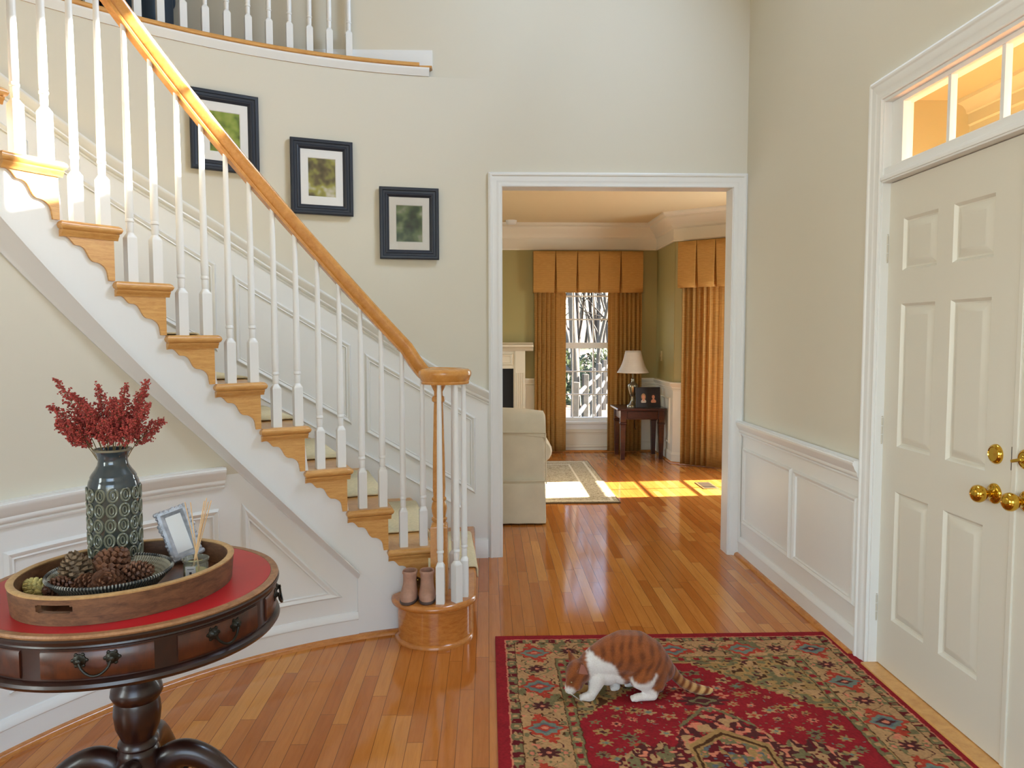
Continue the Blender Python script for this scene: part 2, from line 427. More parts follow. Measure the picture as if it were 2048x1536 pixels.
# on the outer stair wall
fnO = lambda s, t, h: cyl(s/RO, RO-h, t)
def rail_z(a):
    xs = [-1,0.03,0.139,0.309,0.403,0.564,0.74,0.878,2.5]; zs = [1.05-1.9,1.075,1.235,1.585,1.762,2.069,2.36,2.62,2.62+1.84*(2.5-0.878)]
    return float(np.interp(a, xs, zs))
mb = MB(); moul = [(d, z) for d, z in CHAIR]
arc_sweep(mb, moul, 0.028, 1.9, RO, rail_z, 110); structure(mb.build('trim_4', M['white']))
mb = MB()
WH = [(0,0.0),(0.006,0.0),(0.006,1.0),(0,1.0)]
AAs = arc_pts(0.0, 1.9, 80)
mb.grid([[cyl(a,RO-d, (0.0 if t == 0 else rail_z(a)-0.03)) for d, t in WH] for a in AAs], closed_v=True)
structure(mb.build('trim_5', M['white'], smooth=60))
mb = MB()
RO2 = RO-0.006
fnO2 = lambda s, t, h: cyl(s/RO2, RO2-h, t)
def par(a0, a1):
    return [(RO2*a0, panel_bot(a0)), (RO2*a1, panel_bot(a1)), (RO2*a1, panel_top(a1)), (RO2*a0, panel_top(a0))]
def panel_top(a): return 0.80 + 1.83*a
def panel_bot(a): return 0.31 + 1.83*a if a > 0.1 else 0.41
for a0, a1 in ((0.056,0.281),(0.308,0.527),(0.557,0.815),(0.845,1.11),(1.14,1.40)):
    moulding(mb, par(a0,a1), fnO2)
structure(mb.build('trim_6', M['white']))
mb = MB()
arc_sweep(mb, [(0,-0.30),(0.018,-0.30),(0.018,-0.018),(0.024,-0.014),(0.020,-0.004),(0.006,0.0),(0,0.0)], 0.075, 1.9, RO2, lambda a: 0.18+1.85*a+0.0, 90)
arc_sweep(mb, [(0,-0.12),(0.018,-0.12),(0.018,-0.010),(0.012,0.0),(0,0.0)], 0.03, 0.075, RO2, lambda a: 0.12, 4)
structure(mb.build('baseboard_stair', M['white']))

# ---- right wall wainscot
def fnR(s, t, h): return (RIGHT-0.006-h, s, t)
mb = MB(); mb.box(RIGHT-0.006, RIGHT, 3.18, BACK, 0, 0.83); structure(mb.build('trim_7', M['white'], smooth=0))
mb = MB()
for y0, y1 in ((3.925,4.685),(3.205,3.895)): moulding(mb, [(y0,0.215),(y1,0.215),(y1,0.708),(y0,0.708)], fnR, step=9)
structure(mb.build('trim_8', M['white']))
def lin_sweep(mb, prof, p0, p1, side, zoff=0.0):
    side = Vector(side)
    mb.sweep([(Vector(p), side, Vector((0,0,1))) for p in (p0, p1)], [(d, z+zoff) for d, z in prof])
mb = MB(); lin_sweep(mb, CHAIR, (RIGHT-0.006,3.18,0.874), (RIGHT-0.006,BACK,0.874), (-1,0,0)); structure(mb.build('trim_9', M['white']))
mb = MB(); lin_sweep(mb, BASE, (RIGHT-0.006,3.18,0), (RIGHT-0.006,BACK,0), (-1,0,0)); structure(mb.build('baseboard_right', M['white']))
mb = MB(); lin_sweep(mb, SHOE, (RIGHT-0.014,3.19,0), (RIGHT-0.014,BACK,0), (-1,0,0)); structure(mb.build('trim_10', M['oak_dark']))
# ---- casings
CAS = [(0,0),(0.0,0.012),(0.006,0.014),(0.010,0.012),(0.030,0.015),(0.034,0.018),(0.060,0.020),(0.066,0.026),(0.074,0.027),(0.080,0.020),(0.085,0.018),(0.085,0)]
def casing(mb, u0, u1, v1, fn, v0=0.0, prof=CAS):
    """three-sided casing around u0..u1, top v1; profile offset grows outwards"""
    path = [(u0,v0,-1,0),(u0,v1,-1,1),(u1,v1,1,1),(u1,v0,1,0)]
    mb.grid([[fn(u+du*o, v+dv*o, h) for o, h in prof] for u,v,du,dv in path], closed_v=True)
    for u,v,du,dv in (path[0], path[-1]): mb.ngon([fn(u+du*o, v+dv*o, h) for o, h in prof])
mb = MB()
casing(mb, 0.090, 1.546, 2.345, lambda u,v,h: (u, BACK-h, v))
# jamb lining
mb.box(0.062,0.092,BACK-0.004,BACK+0.124,0,2.345); mb.box(1.542,1.572,BACK-0.004,BACK+0.124,0,2.345); mb.box(0.062,1.572,BACK-0.004,BACK+0.124,2.343,2.372)
structure(mb.build('trim_11', M['white']))
mb = MB(); casing(mb, 0.090, 1.546, 2.345, lambda u,v,h: (u, BACK+0.12+h, v)); structure(mb.build('trim_12', M['cream_trim']))
# front door casing, jamb, transom bar
mb = MB()
fnD = lambda u,v,h: (RIGHT-h, u, v)
casing(mb, D0-0.005, D1+0.005, 2.385, fnD)
mb.box(RIGHT-0.003, RIGHT+0.12, D1-0.004, D1+0.02, 0, 2.40); mb.box(RIGHT-0.003, RIGHT+0.12, D0-0.02, D0+0.004, 0, 2.40)
mb.box(RIGHT-0.003, RIGHT+0.12, D0, D1, 2.372, 2.40)
mb.box(RIGHT-0.006, RIGHT+0.10, D0, D1, 2.045, 2.075); mb.box(RIGHT+0.004, RIGHT+0.08, D0, D1, 2.075, 2.105)
mb.box(RIGHT-0.010, RIGHT, D0, D1, 2.052, 2.066)
structure(mb.build('trim_13', M['white'], bevel=0.002))
mb = MB(); mb.box(RIGHT-0.035, RIGHT+0.14, D0, D1, 0.0, 0.018); structure(mb.build('trim_14', M['oak'], bevel=0.006))
# transom light: frame, two muntins, three panes
mb = MB()
X0, X1 = RIGHT+0.030, RIGHT+0.062
y0, y1, z0, z1 = D0, D1, 2.105, 2.372
for ya, yb in ((D1-0.085,D1),(D0,D0+0.085)): mb.box(X0,X1,ya,yb,z0,z1)
mb.box(X0,X1,D0+0.085,D1-0.085,z0,z0+0.012); mb.box(X0,X1,D0+0.085,D1-0.085,z1-0.018,z1)
PY = [D1-0.085, 2.66, 2.405, 2.215, 1.96, D0+0.085]
for y in (2.715, 2.43, 2.145, 1.86): mb.box(X0+0.004,X1-0.004,y-0.009,y+0.009,z0+0.012,z1-0.018)
o = structure(mb.build('window_1', M['white'], smooth=0)); o['_o'] = tuple(o.location)
g = MB(); g.ngon([(X0+0.016,D0+0.085,z0+0.012),(X0+0.016,D1-0.085,z0+0.012),(X0+0.016,D1-0.085,z1-0.018),(X0+0.016,D0+0.085,z1-0.018)])
g.build('pane', M['glass'], o, smooth=0)
# ================================================================ front doors
XD = 1.665
M['door_out'] = paint('added_dark_door_back', (58,26,24), 0.4)  # unseen outer face, made dark to cut porch bounce light at the transom
def panel_field(mb, y0, y1, z0, z1, x):
    """raised field of a six-panel door: groove then raised centre"""
    rings = [(0.0,0.0),(0.010,0.011),(0.016,0.012),(0.040,0.002),(0.046,0.001)]
    P = [[(x+d, y0+o, z0+o), (x+d, y1-o, z0+o), (x+d, y1-o, z1-o), (x+d, y0+o, z1-o)] for o, d in rings]
    mb.grid(P, closed_v=True); mb.ngon(P[-1])
def door_leaf(n, ya, yb, cols, label):
    rows = [(0.24,0.78),(0.965,1.545),(1.678,1.886)]
    mb = MB(); holes = [(c0,c1,r0,r1) for c0,c1 in cols for r0,r1 in rows]
    us = sorted({ya,yb,*[h[0] for h in holes],*[h[1] for h in holes]}); vs = sorted({0.022,2.042,*[h[2] for h in holes],*[h[3] for h in holes]})
    for i in range(len(us)-1):
        for j in range(len(vs)-1):
            cu = (us[i]+us[i+1])/2; cv = (vs[j]+vs[j+1])/2
            if any(h[0]<cu<h[1] and h[2]<cv<h[3] for h in holes): panel_field(mb, us[i],us[i+1],vs[j],vs[j+1],XD)
            else: mb.ngon([(XD,us[i],vs[j]),(XD,us[i+1],vs[j]),(XD,us[i+1],vs[j+1]),(XD,us[i],vs[j+1])])
    b = 0.044
    mb.add([(XD,ya,0.022),(XD,yb,0.022),(XD,yb,2.042),(XD,ya,2.042),(XD+b,ya,0.022),(XD+b,yb,0.022),(XD+b,yb,2.042),(XD+b,ya,2.042)],
           [(4,5,6,7),(0,1,5,4),(1,2,6,5),(2,3,7,6),(3,0,4,7)])
    bm = None
    o = structure(mb.build('door_%d' % n, M['door'], smooth=20)); o.data.materials.append(M['door_out']); o.data.polygons[len(mb.f)-5].material_index = 1; o['_o'] = tuple(o.location)
    o['label'] = label; o['category'] = 'door'
    return o
dA = door_leaf(1, 2.3105, 3.092, [(2.755,2.985),(2.44,2.66)], 'white six-panel front door leaf hinged next to the wainscot, shut')
dB = door_leaf(2, 1.528, 2.3075, [(1.635,1.865),(1.96,2.18)], 'white six-panel front door leaf at the right edge, only its near stile showing')
def hinge(o, y, z):
    mb = MB()
    for k in range(3):
        mb.lathe([(0.0055,0),(0.0055,0.034)], (XD-0.006, y, z-0.054+0.0365*k), 10)
    for zz in (z-0.058, z+0.0555): mb.lathe([(0.002,-0.002),(0.005,0.0),(0.005,0.003),(0.002,0.005)], (XD-0.006,y,zz), 10)
    mb.box(XD-0.003, XD+0.001, y-0.001, y+0.006, z-0.052, z+0.052)
    h = mb.build('hinge', M['steel_paint'], o); return h
for z in (1.777, 1.02, 0.258): hinge(dA, 3.094, z)
def knob_set(o, y, z, dirx=-1):
    mb = MB(); mb.lathe([(0.034,0.0),(0.034,0.004),(0.031,0.008),(0.024,0.010),(0.018,0.013),(0.014,0.016)], (XD,y,z), 32, (dirx,0,0))
    r = mb.build('knob_rose', M['brass'], o)
    mb = MB(); mb.lathe([(0.011,0.012),(0.011,0.030),(0.014,0.034),(0.022,0.038),(0.027,0.046),(0.0295,0.056),(0.027,0.067),(0.020,0.074),(0.010,0.078),(0.001,0.0785)], (XD,y,z), 36, (dirx,0,0))
    mb.build('door_knob', M['brass'], o, smooth=60)
def deadbolt(o, y, z, turn):
    mb = MB(); mb.lathe([(0.033,0.0),(0.033,0.004),(0.030,0.010),(0.024,0.014),(0.022,0.012),(0.001,0.0115)], (XD,y,z), 32, (-1,0,0))
    d = mb.build('deadbolt', M['brass'], o)
    if turn:
        mb = MB(); mb.lathe([(0.013,0.010),(0.013,0.018),(0.010,0.021)], (XD,y,z), 20, (-1,0,0))
        mb.obox((XD-0.028,y+0.004,z-0.003),(0.008,0,0),(0,0.022,-0.006),(0,0.001,0.005))
        mb.build('thumb_turn', M['brass'], d, bevel=0.002)
knob_set(dA, 2.386, 0.899); deadbolt(dA, 2.386, 1.03, False)
knob_set(dB, 2.236, 0.905); deadbolt(dB, 2.245, 1.035, True)
mb = MB(); mb.box(XD-0.004, XD+0.004, 2.306, 2.3115, 0.99, 1.065)
mb.build('edge_latch', M['dark_gap'], dB)
# astragal strip between the leaves
mb = MB(); mb.box(XD-0.006, XD+0.002, 2.284, 2.3065, 0.022, 2.042); mb.build('astragal', M['door'], dB, bevel=0.002)

# ================================================================ staircase
st = thing('staircase', cyl(A2, RI, 0), 'curved oak staircase with white scalloped stringer and cream runner, rising to the left', 'staircase')
NT = 14
RTI = RI; TW = RO-0.008
def a_of(n): return A2 + DT*(n-2)          # nosing angle of tread n
NOSE = 0.030
def tread(n):
    """rounded-nosed tread: section in (tangential back from the nosing, z) carried from inner to outer radius"""
    zt = n*RISE; th = 0.032; a0 = a_of(n) if n > 1 else 0.066
    back = DT*1.02 + 0.0155
    mb = MB(); rows = []
    # the inner end carries a return nosing; bullnose section along both edges by stacking offset outlines
    prof = [(0.012,0.0),(0.004,0.006),(0.0,0.016),(0.004,0.026),(0.012,0.032)]   # (inset, height)
    def outline(ins, z):
        pts = []
        N = 8
        aa0 = a0 + ins/RI; aa1 = a0 + back
        for k in range(N+1): pts.append(cyl(aa0+(aa1-ins/RI-aa0)*k/N, RTI+ins, z))
        for k in range(N+1): pts.append(cyl(aa1+(aa0*1.0-aa1)*k/N, TW, z))
        return pts
    rings = [outline(i, zt-th+h) for i, h in prof]
    mb.grid(rings, closed_v=True); mb.ngon(rings[0][::-1]); mb.ngon(rings[-1])
    return mb.build('tread', M['oak'], st, smooth=50)
for n in range(2, NT+1): tread(n)
# risers (white) and brackets
for n in range(2, NT+2):
    a = a_of(n) + NOSE/RI
    mb = MB(); z0 = (n-1)*RISE; z1 = n*RISE-0.032
    mb.add([cyl(a,RI+0.035,z0),cyl(a,TW,z0),cyl(a,TW,z1),cyl(a,RI+0.035,z1),cyl(a+0.008,RI+0.035,z0),cyl(a+0.008,TW,z0),cyl(a+0.008,TW,z1),cyl(a+0.008,RI+0.035,z1)],
           [(0,3,2,1),(4,5,6,7),(0,1,5,4),(1,2,6,5),(2,3,7,6),(3,0,4,7)])
    mb.build('riser', M['white'], st, smooth=0)
SC = [(0.0,0.145),(0.05,0.135),(0.113,0.136),(0.165,0.17),(0.206,0.22),(0.258,0.285),(0.31,0.295),(0.37,0.305),(0.43,0.345),(0.475,0.42),(0.515,0.513),(0.555,0.575),(0.598,0.612),(0.65,0.622),(0.70,0.633),(0.765,0.67),(0.825,0.733),(0.855,0.81),(0.868,0.90),(0.882,1.0)]
def smooth_poly(P, k=3):
    out = []
    n = len(P)
    for i in range(n-1):
        p0 = P[max(i-1,0)]; p1 = P[i]; p2 = P[i+1]; p3 = P[min(i+2,n-1)]
        for t in range(k):
            t = t/k
            out.append(tuple(0.5*((2*p1[d])+(-p0[d]+p2[d])*t+(2*p0[d]-5*p1[d]+4*p2[d]-p3[d])*t*t+(-p0[d]+3*p1[d]-3*p2[d]+p3[d])*t**3) for d in (0,1)))
    out.append(P[-1]); return out
SCS = smooth_poly(SC)
def bracket(n):
    zt = n*RISE-0.032; a_r = a_of(n)+0.026/RI; a_l = a_of(n+1)+0.026/RI
    H = RISE-0.032 + 0.0
    lo = (n-1)*RISE
    mb = MB()
    top = zt; R0 = RI+0.022; R1 = RI+0.042
    cols = []
    full = SCS + [(0.94,1.0),(1.0,1.0)]
    for u, v in full:
        a = a_l + (a_r-a_l)*u; z = max(lo, top - v*(top-lo))
        cols.append([cyl(a,R0,top),cyl(a,R0,z),cyl(a,R1,z),cyl(a,R1,top)])
    mb.grid(cols, closed_v=True); mb.ngon(cols[0]); mb.ngon(cols[-1][::-1])
    b = mb.build('bracket', M['oakh'], st, smooth=30)
    # cove moulding under the return nosing
    mb = MB()
    cove = [(0.0,0.0),(0.016,0.0),(0.015,-0.006),(0.008,-0.012),(0.004,-0.022),(0.0,-0.022)]
    ar = a_of(n)+0.012/RI
    N = 6
    P = [[cyl(ar+(a_l-ar)*k/N + ( -0.0), R0-d, top+z) for d, z in cove] for k in range(N+1)]
    mb.grid(P, closed_v=True); mb.ngon(P[0][::-1]); mb.ngon(P[-1])
    # front return under the nosing
    P = [[cyl(a_r-d/RI, r, top+z) for d, z in cove] for r in (R0, RI+0.30)]
    mb.grid(P, closed_v=True); mb.ngon(P[0]); mb.ngon(P[-1][::-1])
    mb.build('cove_moulding', M['oak'], b, smooth=40)
for n in range(2, NT+1): bracket(n)
# white stringer band behind the brackets, with the slanted trim below it
mb = MB()
rows = []
for a in arc_pts(0.252, 1.55, 110):
    n = int(math.floor((a-A2-0.026/RI)/DT))+2
    top = min(n, NT)*RISE-0.035 if n >= 2 else RISE
    bot = max(0.0, sline(a)-0.485)
    top = max(top, bot+0.01)
    rows.append([cyl(a,RI+0.032,bot),cyl(a,RI+0.032,max(top,bot+0.01)),cyl(a,RI+0.052,max(top,bot+0.01)),cyl(a,RI+0.052,bot)])
mb.grid(rows, closed_v=True); mb.ngon(rows[0]); mb.ngon(rows[-1][::-1])
mb.build('stringer', M['white'], st, smooth=0)
mb = MB()
TR = [(0,-0.098),(0.006,-0.098),(0.009,-0.086),(0.013,-0.080),(0.046,-0.014),(0.050,-0.010),(0.050,0.0),(0,0.0)]
TAA = arc_pts(0.374, 1.55, 60); TP = [[cyl(a, RW-d, sline(a)-0.472+dz*float(np.interp(a,[0.37,0.73,1.1,1.5],[0.42,0.50,1.0,1.1]))) for d, dz in TR] for a in TAA]
mb.grid(TP, closed_v=True); mb.ngon(TP[0][::-1]); mb.ngon(TP[-1])
mb.build('stringer_trim', M['white'], st)
mb = MB()   # plain board at the foot
P = []
for a in arc_pts(0.252, 0.376, 12):
    P.append([cyl(a,RW-0.010,0.02),cyl(a,RW-0.010,max(0.03,sline(a)-0.475)),cyl(a,RW+0.01,max(0.03,sline(a)-0.475)),cyl(a,RW+0.01,0.02)])
mb.grid(P, closed_v=True); mb.ngon(P[0]); mb.ngon(P[-1][::-1])
mb.build('foot_board', M['white'], st)
# first step: bullnose drum, tread and quarter round
BC = (-0.258, 3.492); BR = 0.172
def bull(r):
    """outline: half-round front then straight back to the wall along the riser line"""
    pts = []
    for k in range(0, 29):
        t = PI*1.02 + (2*PI*0.985-PI*1.02)*k/28
        pts.append((BC[0]+r*math.cos(t), BC[1]+r*math.sin(t)))
    ex = r-BR
    far = cyl(0.068-ex/2.98, TW, 0); near = (BC[0]+r+0.0, BC[1]+0.0)
    for k in range(1, 9):
        f = k/8; pts.append((near[0]*(1-f)+far[0]*f, near[1]*(1-f)+far[1]*f))
    f2 = cyl(0.20, TW, 0); pts.append((f2[0], f2[1]))
    b2 = cyl(0.235, RI+0.06, 0); pts.append((b2[0], b2[1]))
    return pts
mb = MB()
R = [[(x,y,z) for x,y in bull(BR)] for z in (0.0, RISE-0.03)]
mb.grid(R, closed_v=True); mb.ngon(R[0][::-1]); mb.ngon(R[-1])
step = mb.build('starting_step', M['oak_dark'], st, smooth=40)
mb = MB()
R = [[(x,y,z) for x,y in bull(BR+0.030-i)] for i, z in ((0.012,RISE-0.032),(0.003,RISE-0.026),(0.0,RISE-0.016),(0.003,RISE-0.006),(0.012,RISE))]
mb.grid(R, closed_v=True); mb.ngon(R[0][::-1]); mb.ngon(R[-1]); mb.build('step_tread', M['oak_dark'], step, smooth=50)
mb = MB()
R = [[(x,y,z) for x,y in bull(BR+o)] for o, z in ((0.0,0.0),(0.014,0.0),(0.014,0.008),(0.009,0.016),(0.0,0.019))]
mb.grid(R, closed_v=True); mb.build('shoe_moulding', M['oak_dark'], step, smooth=50)
# runner carpet
mb = MB(); R0, R1, T = 2.185, 2.885, 0.009
sec = []
def rp(a, z, nx, nz): sec.append((a, z, nx, nz))
P = []
for n in range(1, NT+1):
    a0 = a_of(n) if n > 1 else 0.072
    zt = n*RISE
    if n == 1: P += [(a0-0.004, zt-0.05)]
    P += [(a0-0.004, zt-0.04), (a0-0.004, zt-0.006), (a0-0.001, zt+0.006), (a0+0.004, zt+T)]
    P += [(a0+0.5*DT, zt+T), (a_of(n+1)+0.006, zt+T), (a_of(n+1)+0.006, zt+0.06)]
top = [[cyl(a,r,z) for r in (R0, (R0+R1)/2, R1)] for a, z in P]
mb.grid(top)
mb.build('runner', M['carpet'], st, smooth=50, solid=0.008)

# ================================================================ stair railing
rl = thing('stair_railing', (-0.235, 3.47, RISE), 'oak stair handrail with volute on white turned balusters along the curved stair', 'railing')
BP = [(0.0162,0.0),(0.0162,0.167),(0.0150,0.178),(0.0105,0.190),(0.0125,0.193),(0.0115,0.197)]
def baluster(mb, base, h, rot, sqh=0.172, s=0.0190):
    """square foot, ring, then a long taper"""
    x, y, z = base
    def sq(hw, zz, r): # rounded-square ring of 16 pts, r in 0..1 roundness
        pts = []
        for k in range(16):
            t = 2*PI*k/16
            c, s_ = math.cos(t), math.sin(t)
            m = max(abs(c),abs(s_)); q = (1-r)/m + r
            px, py = hw*q*c, hw*q*s_
            pts.append((x+px*math.cos(rot)-py*math.sin(rot), y+px*math.sin(rot)+py*math.cos(rot), zz))
        return pts
    rings = [sq(s,z,0), sq(s,z+0.001,0), sq(s,z+sqh-0.002,0), sq(s,z+sqh,0), sq(s*0.80,z+sqh+0.013,0.75), sq(s*0.62,z+sqh+0.019,1), sq(s*0.68,z+sqh+0.024,1), sq(s*0.72,z+sqh+0.046,1),
             sq(s*0.68,z+sqh+0.058,1), sq(s*0.84,z+sqh+0.061,1), sq(s*0.84,z+sqh+0.069,1), sq(s*0.70,z+sqh+0.073,1), sq(s*0.78,z+sqh+0.080,1), sq(s*0.80,z+sqh+0.12,1)]
    for f in (0.35,0.6,0.8,1.0): 
        zz = z+sqh+0.12+(h-sqh-0.12)*f
        rings.append(sq(s*(0.80-0.28*f), zz, 1))
    mb.grid(rings, closed_v=True); mb.ngon(rings[0][::-1]); mb.ngon(rings[-1])
RB = RI+0.06
def rail_bottom(a):
    return sline(a) + float(np.interp(a, [0.2,0.3,0.5,0.65,0.85,1.3], [0.777,0.780,0.793,0.800,0.813,0.835]))
for n in range(2, NT+1):
    for k, da in enumerate((0.023, 0.0725)):
        a = a_of(n)+da; mb = MB(); base = cyl(a, RB, n*RISE)
        baluster(mb, base, rail_bottom(a)-n*RISE+0.02, a)
        mb.build('baluster', M['white'], rl, smooth=40)
VC = (-0.213, 3.452); VB = 1.199
for bx, by in ((-0.219,3.354),(-0.146,3.374),(-0.113,3.446),(-0.165,3.556)):
    mb = MB(); baluster(mb, (bx,by,RISE), VB-RISE+0.004, math.atan2(by-VC[1], bx-VC[0]))
    mb.build('baluster', M['white'], rl, smooth=40)
# handrail: moulded section swept along the stair arc, gooseneck and volute
def rail_section(w=0.031, h=0.070):
    s = [(-0.020,0.0),(0.020,0.0),(0.022,0.006),(0.020,0.012),(0.024,0.016),(0.030,0.024),(0.032,0.036),(0.031,0.050),(0.024,0.062),(0.012,0.068),(0.0,0.070)]
    return s + [(-a,b) for a,b in s[::-1] if 0 < a < 0.0205 or b > 0.0]
RS = [(-0.020,0.0),(0.020,0.0),(0.022,0.008),(0.019,0.013),(0.0225,0.017),(0.025,0.026),(0.031,0.038),(0.0325,0.050),(0.029,0.060),(0.018,0.067),(0.0,0.070),
      (-0.018,0.067),(-0.029,0.060),(-0.0325,0.050),(-0.031,0.038),(-0.025,0.026),(-0.0225,0.017),(-0.019,0.013),(-0.022,0.008)]
path = []
for a in arc_pts(1.62, 0.262, 60): path.append(cyl(a, RB, rail_bottom(a)))
# ease the slope to level
def volute_r(t):   # t: degrees, 120 -> -250 clockwise
    return float(np.interp(-t, [-120,-90,-45,0,90,180,230], [0.166,0.135,0.112,0.104,0.098,0.070,0.048]))
vol = []
for k in range(0, 36):
    t = 118 - (118+225)*k/35
    r = volute_r(t); vol.append((VC[0]+r*math.cos(math.radians(t)), VC[1]+r*math.sin(math.radians(t)), VB))
z_a = rail_bottom(0.262)
mid = []
p = path[-1]; q = vol[0]
for k in range(1, 7):
    f = k/7; b = cyl(0.262+(0.208-0.262)*f, RB, 0)
    zz = z_a + (VB-z_a)*(1-(1-f)**2.0)
    mid.append((b[0]*(1-f)+ (b[0]*0.5+q[0]*0.5)*f, b[1]*(1-f)+(b[1]*0.5+q[1]*0.5)*f, zz))
path = path + mid + vol
pts = [Vector(p) for p in path]
frames = []
for i, p in enumerate(pts):
    t = (pts[min(i+1,len(pts)-1)]-pts[max(i-1,0)]).normalized()
    th = Vector((t.x,t.y,0)).normalized(); side = Vector((-th.y, th.x, 0))
    up = side.cross(t)*-1 if side.cross(t).z < 0 else side.cross(t)
    sl = max(0.6, Vector((t.x,t.y,0)).length)
    frames.append((p, side, up*(1.0/1.0)))
mb = MB(); mb.sweep(frames, RS)
mb.build('handrail', M['oak_rail'], rl, smooth=35)
mb = MB(); mb.lathe([(0.001,0.0),(0.050,0.0),(0.052,0.008),(0.049,0.013),(0.053,0.017),(0.056,0.026),(0.061,0.038),(0.062,0.050),(0.056,0.061),(0.040,0.067),(0.001,0.0702)], (VC[0]-0.012,VC[1]+0.010,VB), 32, cap=False)
mb.build('volute_eye', M['oak_rail'], rl, smooth=35)
# newel post
mb = MB(); NX, NY = -0.232, 3.50
h0 = RISE
def sqring(hw, z, r):
    pts = []
    for k in range(24):
        t = 2*PI*k/24; c, s_ = math.cos(t), math.sin(t); m = max(abs(c),abs(s_)); q = (1-r)/m+r
        pts.append((NX+hw*q*c, NY+hw*q*s_, z))
    return pts
prof = [(0.040,h0,0),(0.040,h0+0.001,0),(0.040,h0+0.317,0),(0.040,h0+0.32,0),(0.036,h0+0.335,0.6),(0.030,h0+0.342,1),(0.036,h0+0.348,1),(0.037,h0+0.358,1),(0.030,h0+0.364,1),(0.034,h0+0.385,1),(0.037,h0+0.405,1),(0.034,h0+0.425,1),(0.028,h0+0.44,1),
        (0.034,h0+0.444,1),(0.034,h0+0.454,1),(0.027,h0+0.46,1),(0.030,h0+0.50,1),(0.028,h0+0.65,1),(0.023,h0+0.86,1),(0.021,h0+0.905,1),(0.029,h0+0.910,1),(0.031,h0+0.920,1),(0.029,h0+0.930,1),(0.021,h0+0.936,1),(0.020,h0+0.955,1),(0.030,h0+0.975,1),(0.034,h0+0.985,1),(0.034,VB+0.01,1)]
rg = [sqring(*p) for p in prof]
mb.grid(rg, closed_v=True); mb.ngon(rg[0][::-1]); mb.ngon(rg[-1])
mb.build('newel_post', M['oak_rail'], rl, smooth=40)

# ================================================================ balcony edge and railing
bl = thing('balcony_railing', cyl(0.45, RO+0.1, UP+0.025), 'white balusters standing on the oak edge of the upper landing', 'railing')
mb = MB()
NS = [(-0.12,0.0),(0.022,0.0),(0.030,0.006),(0.032,0.015),(0.028,0.024),(0.018,0.029),(-0.12,0.029)]
P = [[cyl(a, RO-d, UP-0.003+z) for d, z in NS] for a in arc_pts(0.166, 1.95, 80)]
mb.grid(P, closed_v=True); mb.ngon(P[0][::-1]); mb.ngon(P[-1]); mb.build('shoe_rail', M['oak'], bl, smooth=40)
mb = MB(); mb.box(-0.47,-0.335, BACK-0.055, BACK-0.002, UP-0.003, UP+0.010); mb.build('end_block', M['oak'], bl, bevel=0.003)
ang = [0.2985+0.0368*k for k in range(0, 32)]
for a in ang:
    mb = MB(); baluster(mb, cyl(a, RO+0.105, UP+0.026), 0.86, a); mb.build('baluster', M['white'], bl, smooth=40)
mb = MB()
fr = [(Vector(cyl(a, RO+0.105, UP+0.88)), Vector((math.sin(a),-math.cos(a),0)), Vector((0,0,1))) for a in arc_pts(0.2, 1.6, 60)]
mb.sweep(fr, RS); mb.build('handrail', M['oak_rail'], bl, smooth=35)
# white trim under the edge
mb = MB()
arc_sweep(mb, [(0,-0.046),(0.006,-0.046),(0.008,-0.040),(0.012,-0.034),(0.014,-0.026),(0.022,-0.014),(0.024,-0.004),(0.024,0.0),(0,0.0)], 0.146, 1.95, RO, lambda a: UP-0.003, 90)
structure(mb.build('trim_15', M['white']))
mb = MB(); lin_sweep(mb, [(0,0),(0.014,0),(0.014,0.09),(0.010,0.10),(0.006,0.118),(0,0.12)], (-4.3,BACK,UP), (-0.335,BACK,UP), (0,-1,0)); structure(mb.build('baseboard_upper', M['white']))
# ================================================================ framed pictures on the curved wall
def photo_mat(name, stops, seed, sky=None):
    m, nt, nn, nl, p = nodes(name)
    v = mapping(nt, (1,1,1)); 
    mp = v.node; mp.inputs['Location'].default_value = (seed, seed*0.7, seed*1.3)
    c = ramp(nt, noise(nt, v, 11, 2, 0.5), stops)
    nl.new(c, p.inputs['Base Color']); p.inputs['Roughness'].default_value = 0.25
    return m
PH = [photo_mat('meadow_print', [(0.30,lin((52,64,40))),(0.45,lin((128,146,60))),(0.56,lin((150,160,80))),(0.68,lin((190,184,176)))], 1.3),
      photo_mat('garden_print', [(0.30,lin((52,46,34))),(0.44,lin((104,94,66))),(0.56,lin((152,148,76))),(0.70,lin((206,198,188)))], 4.1),
      photo_mat('woodland_print', [(0.30,lin((40,46,36))),(0.46,lin((76,92,62))),(0.60,lin((118,132,92))),(0.74,lin((176,176,160)))], 7.7)]
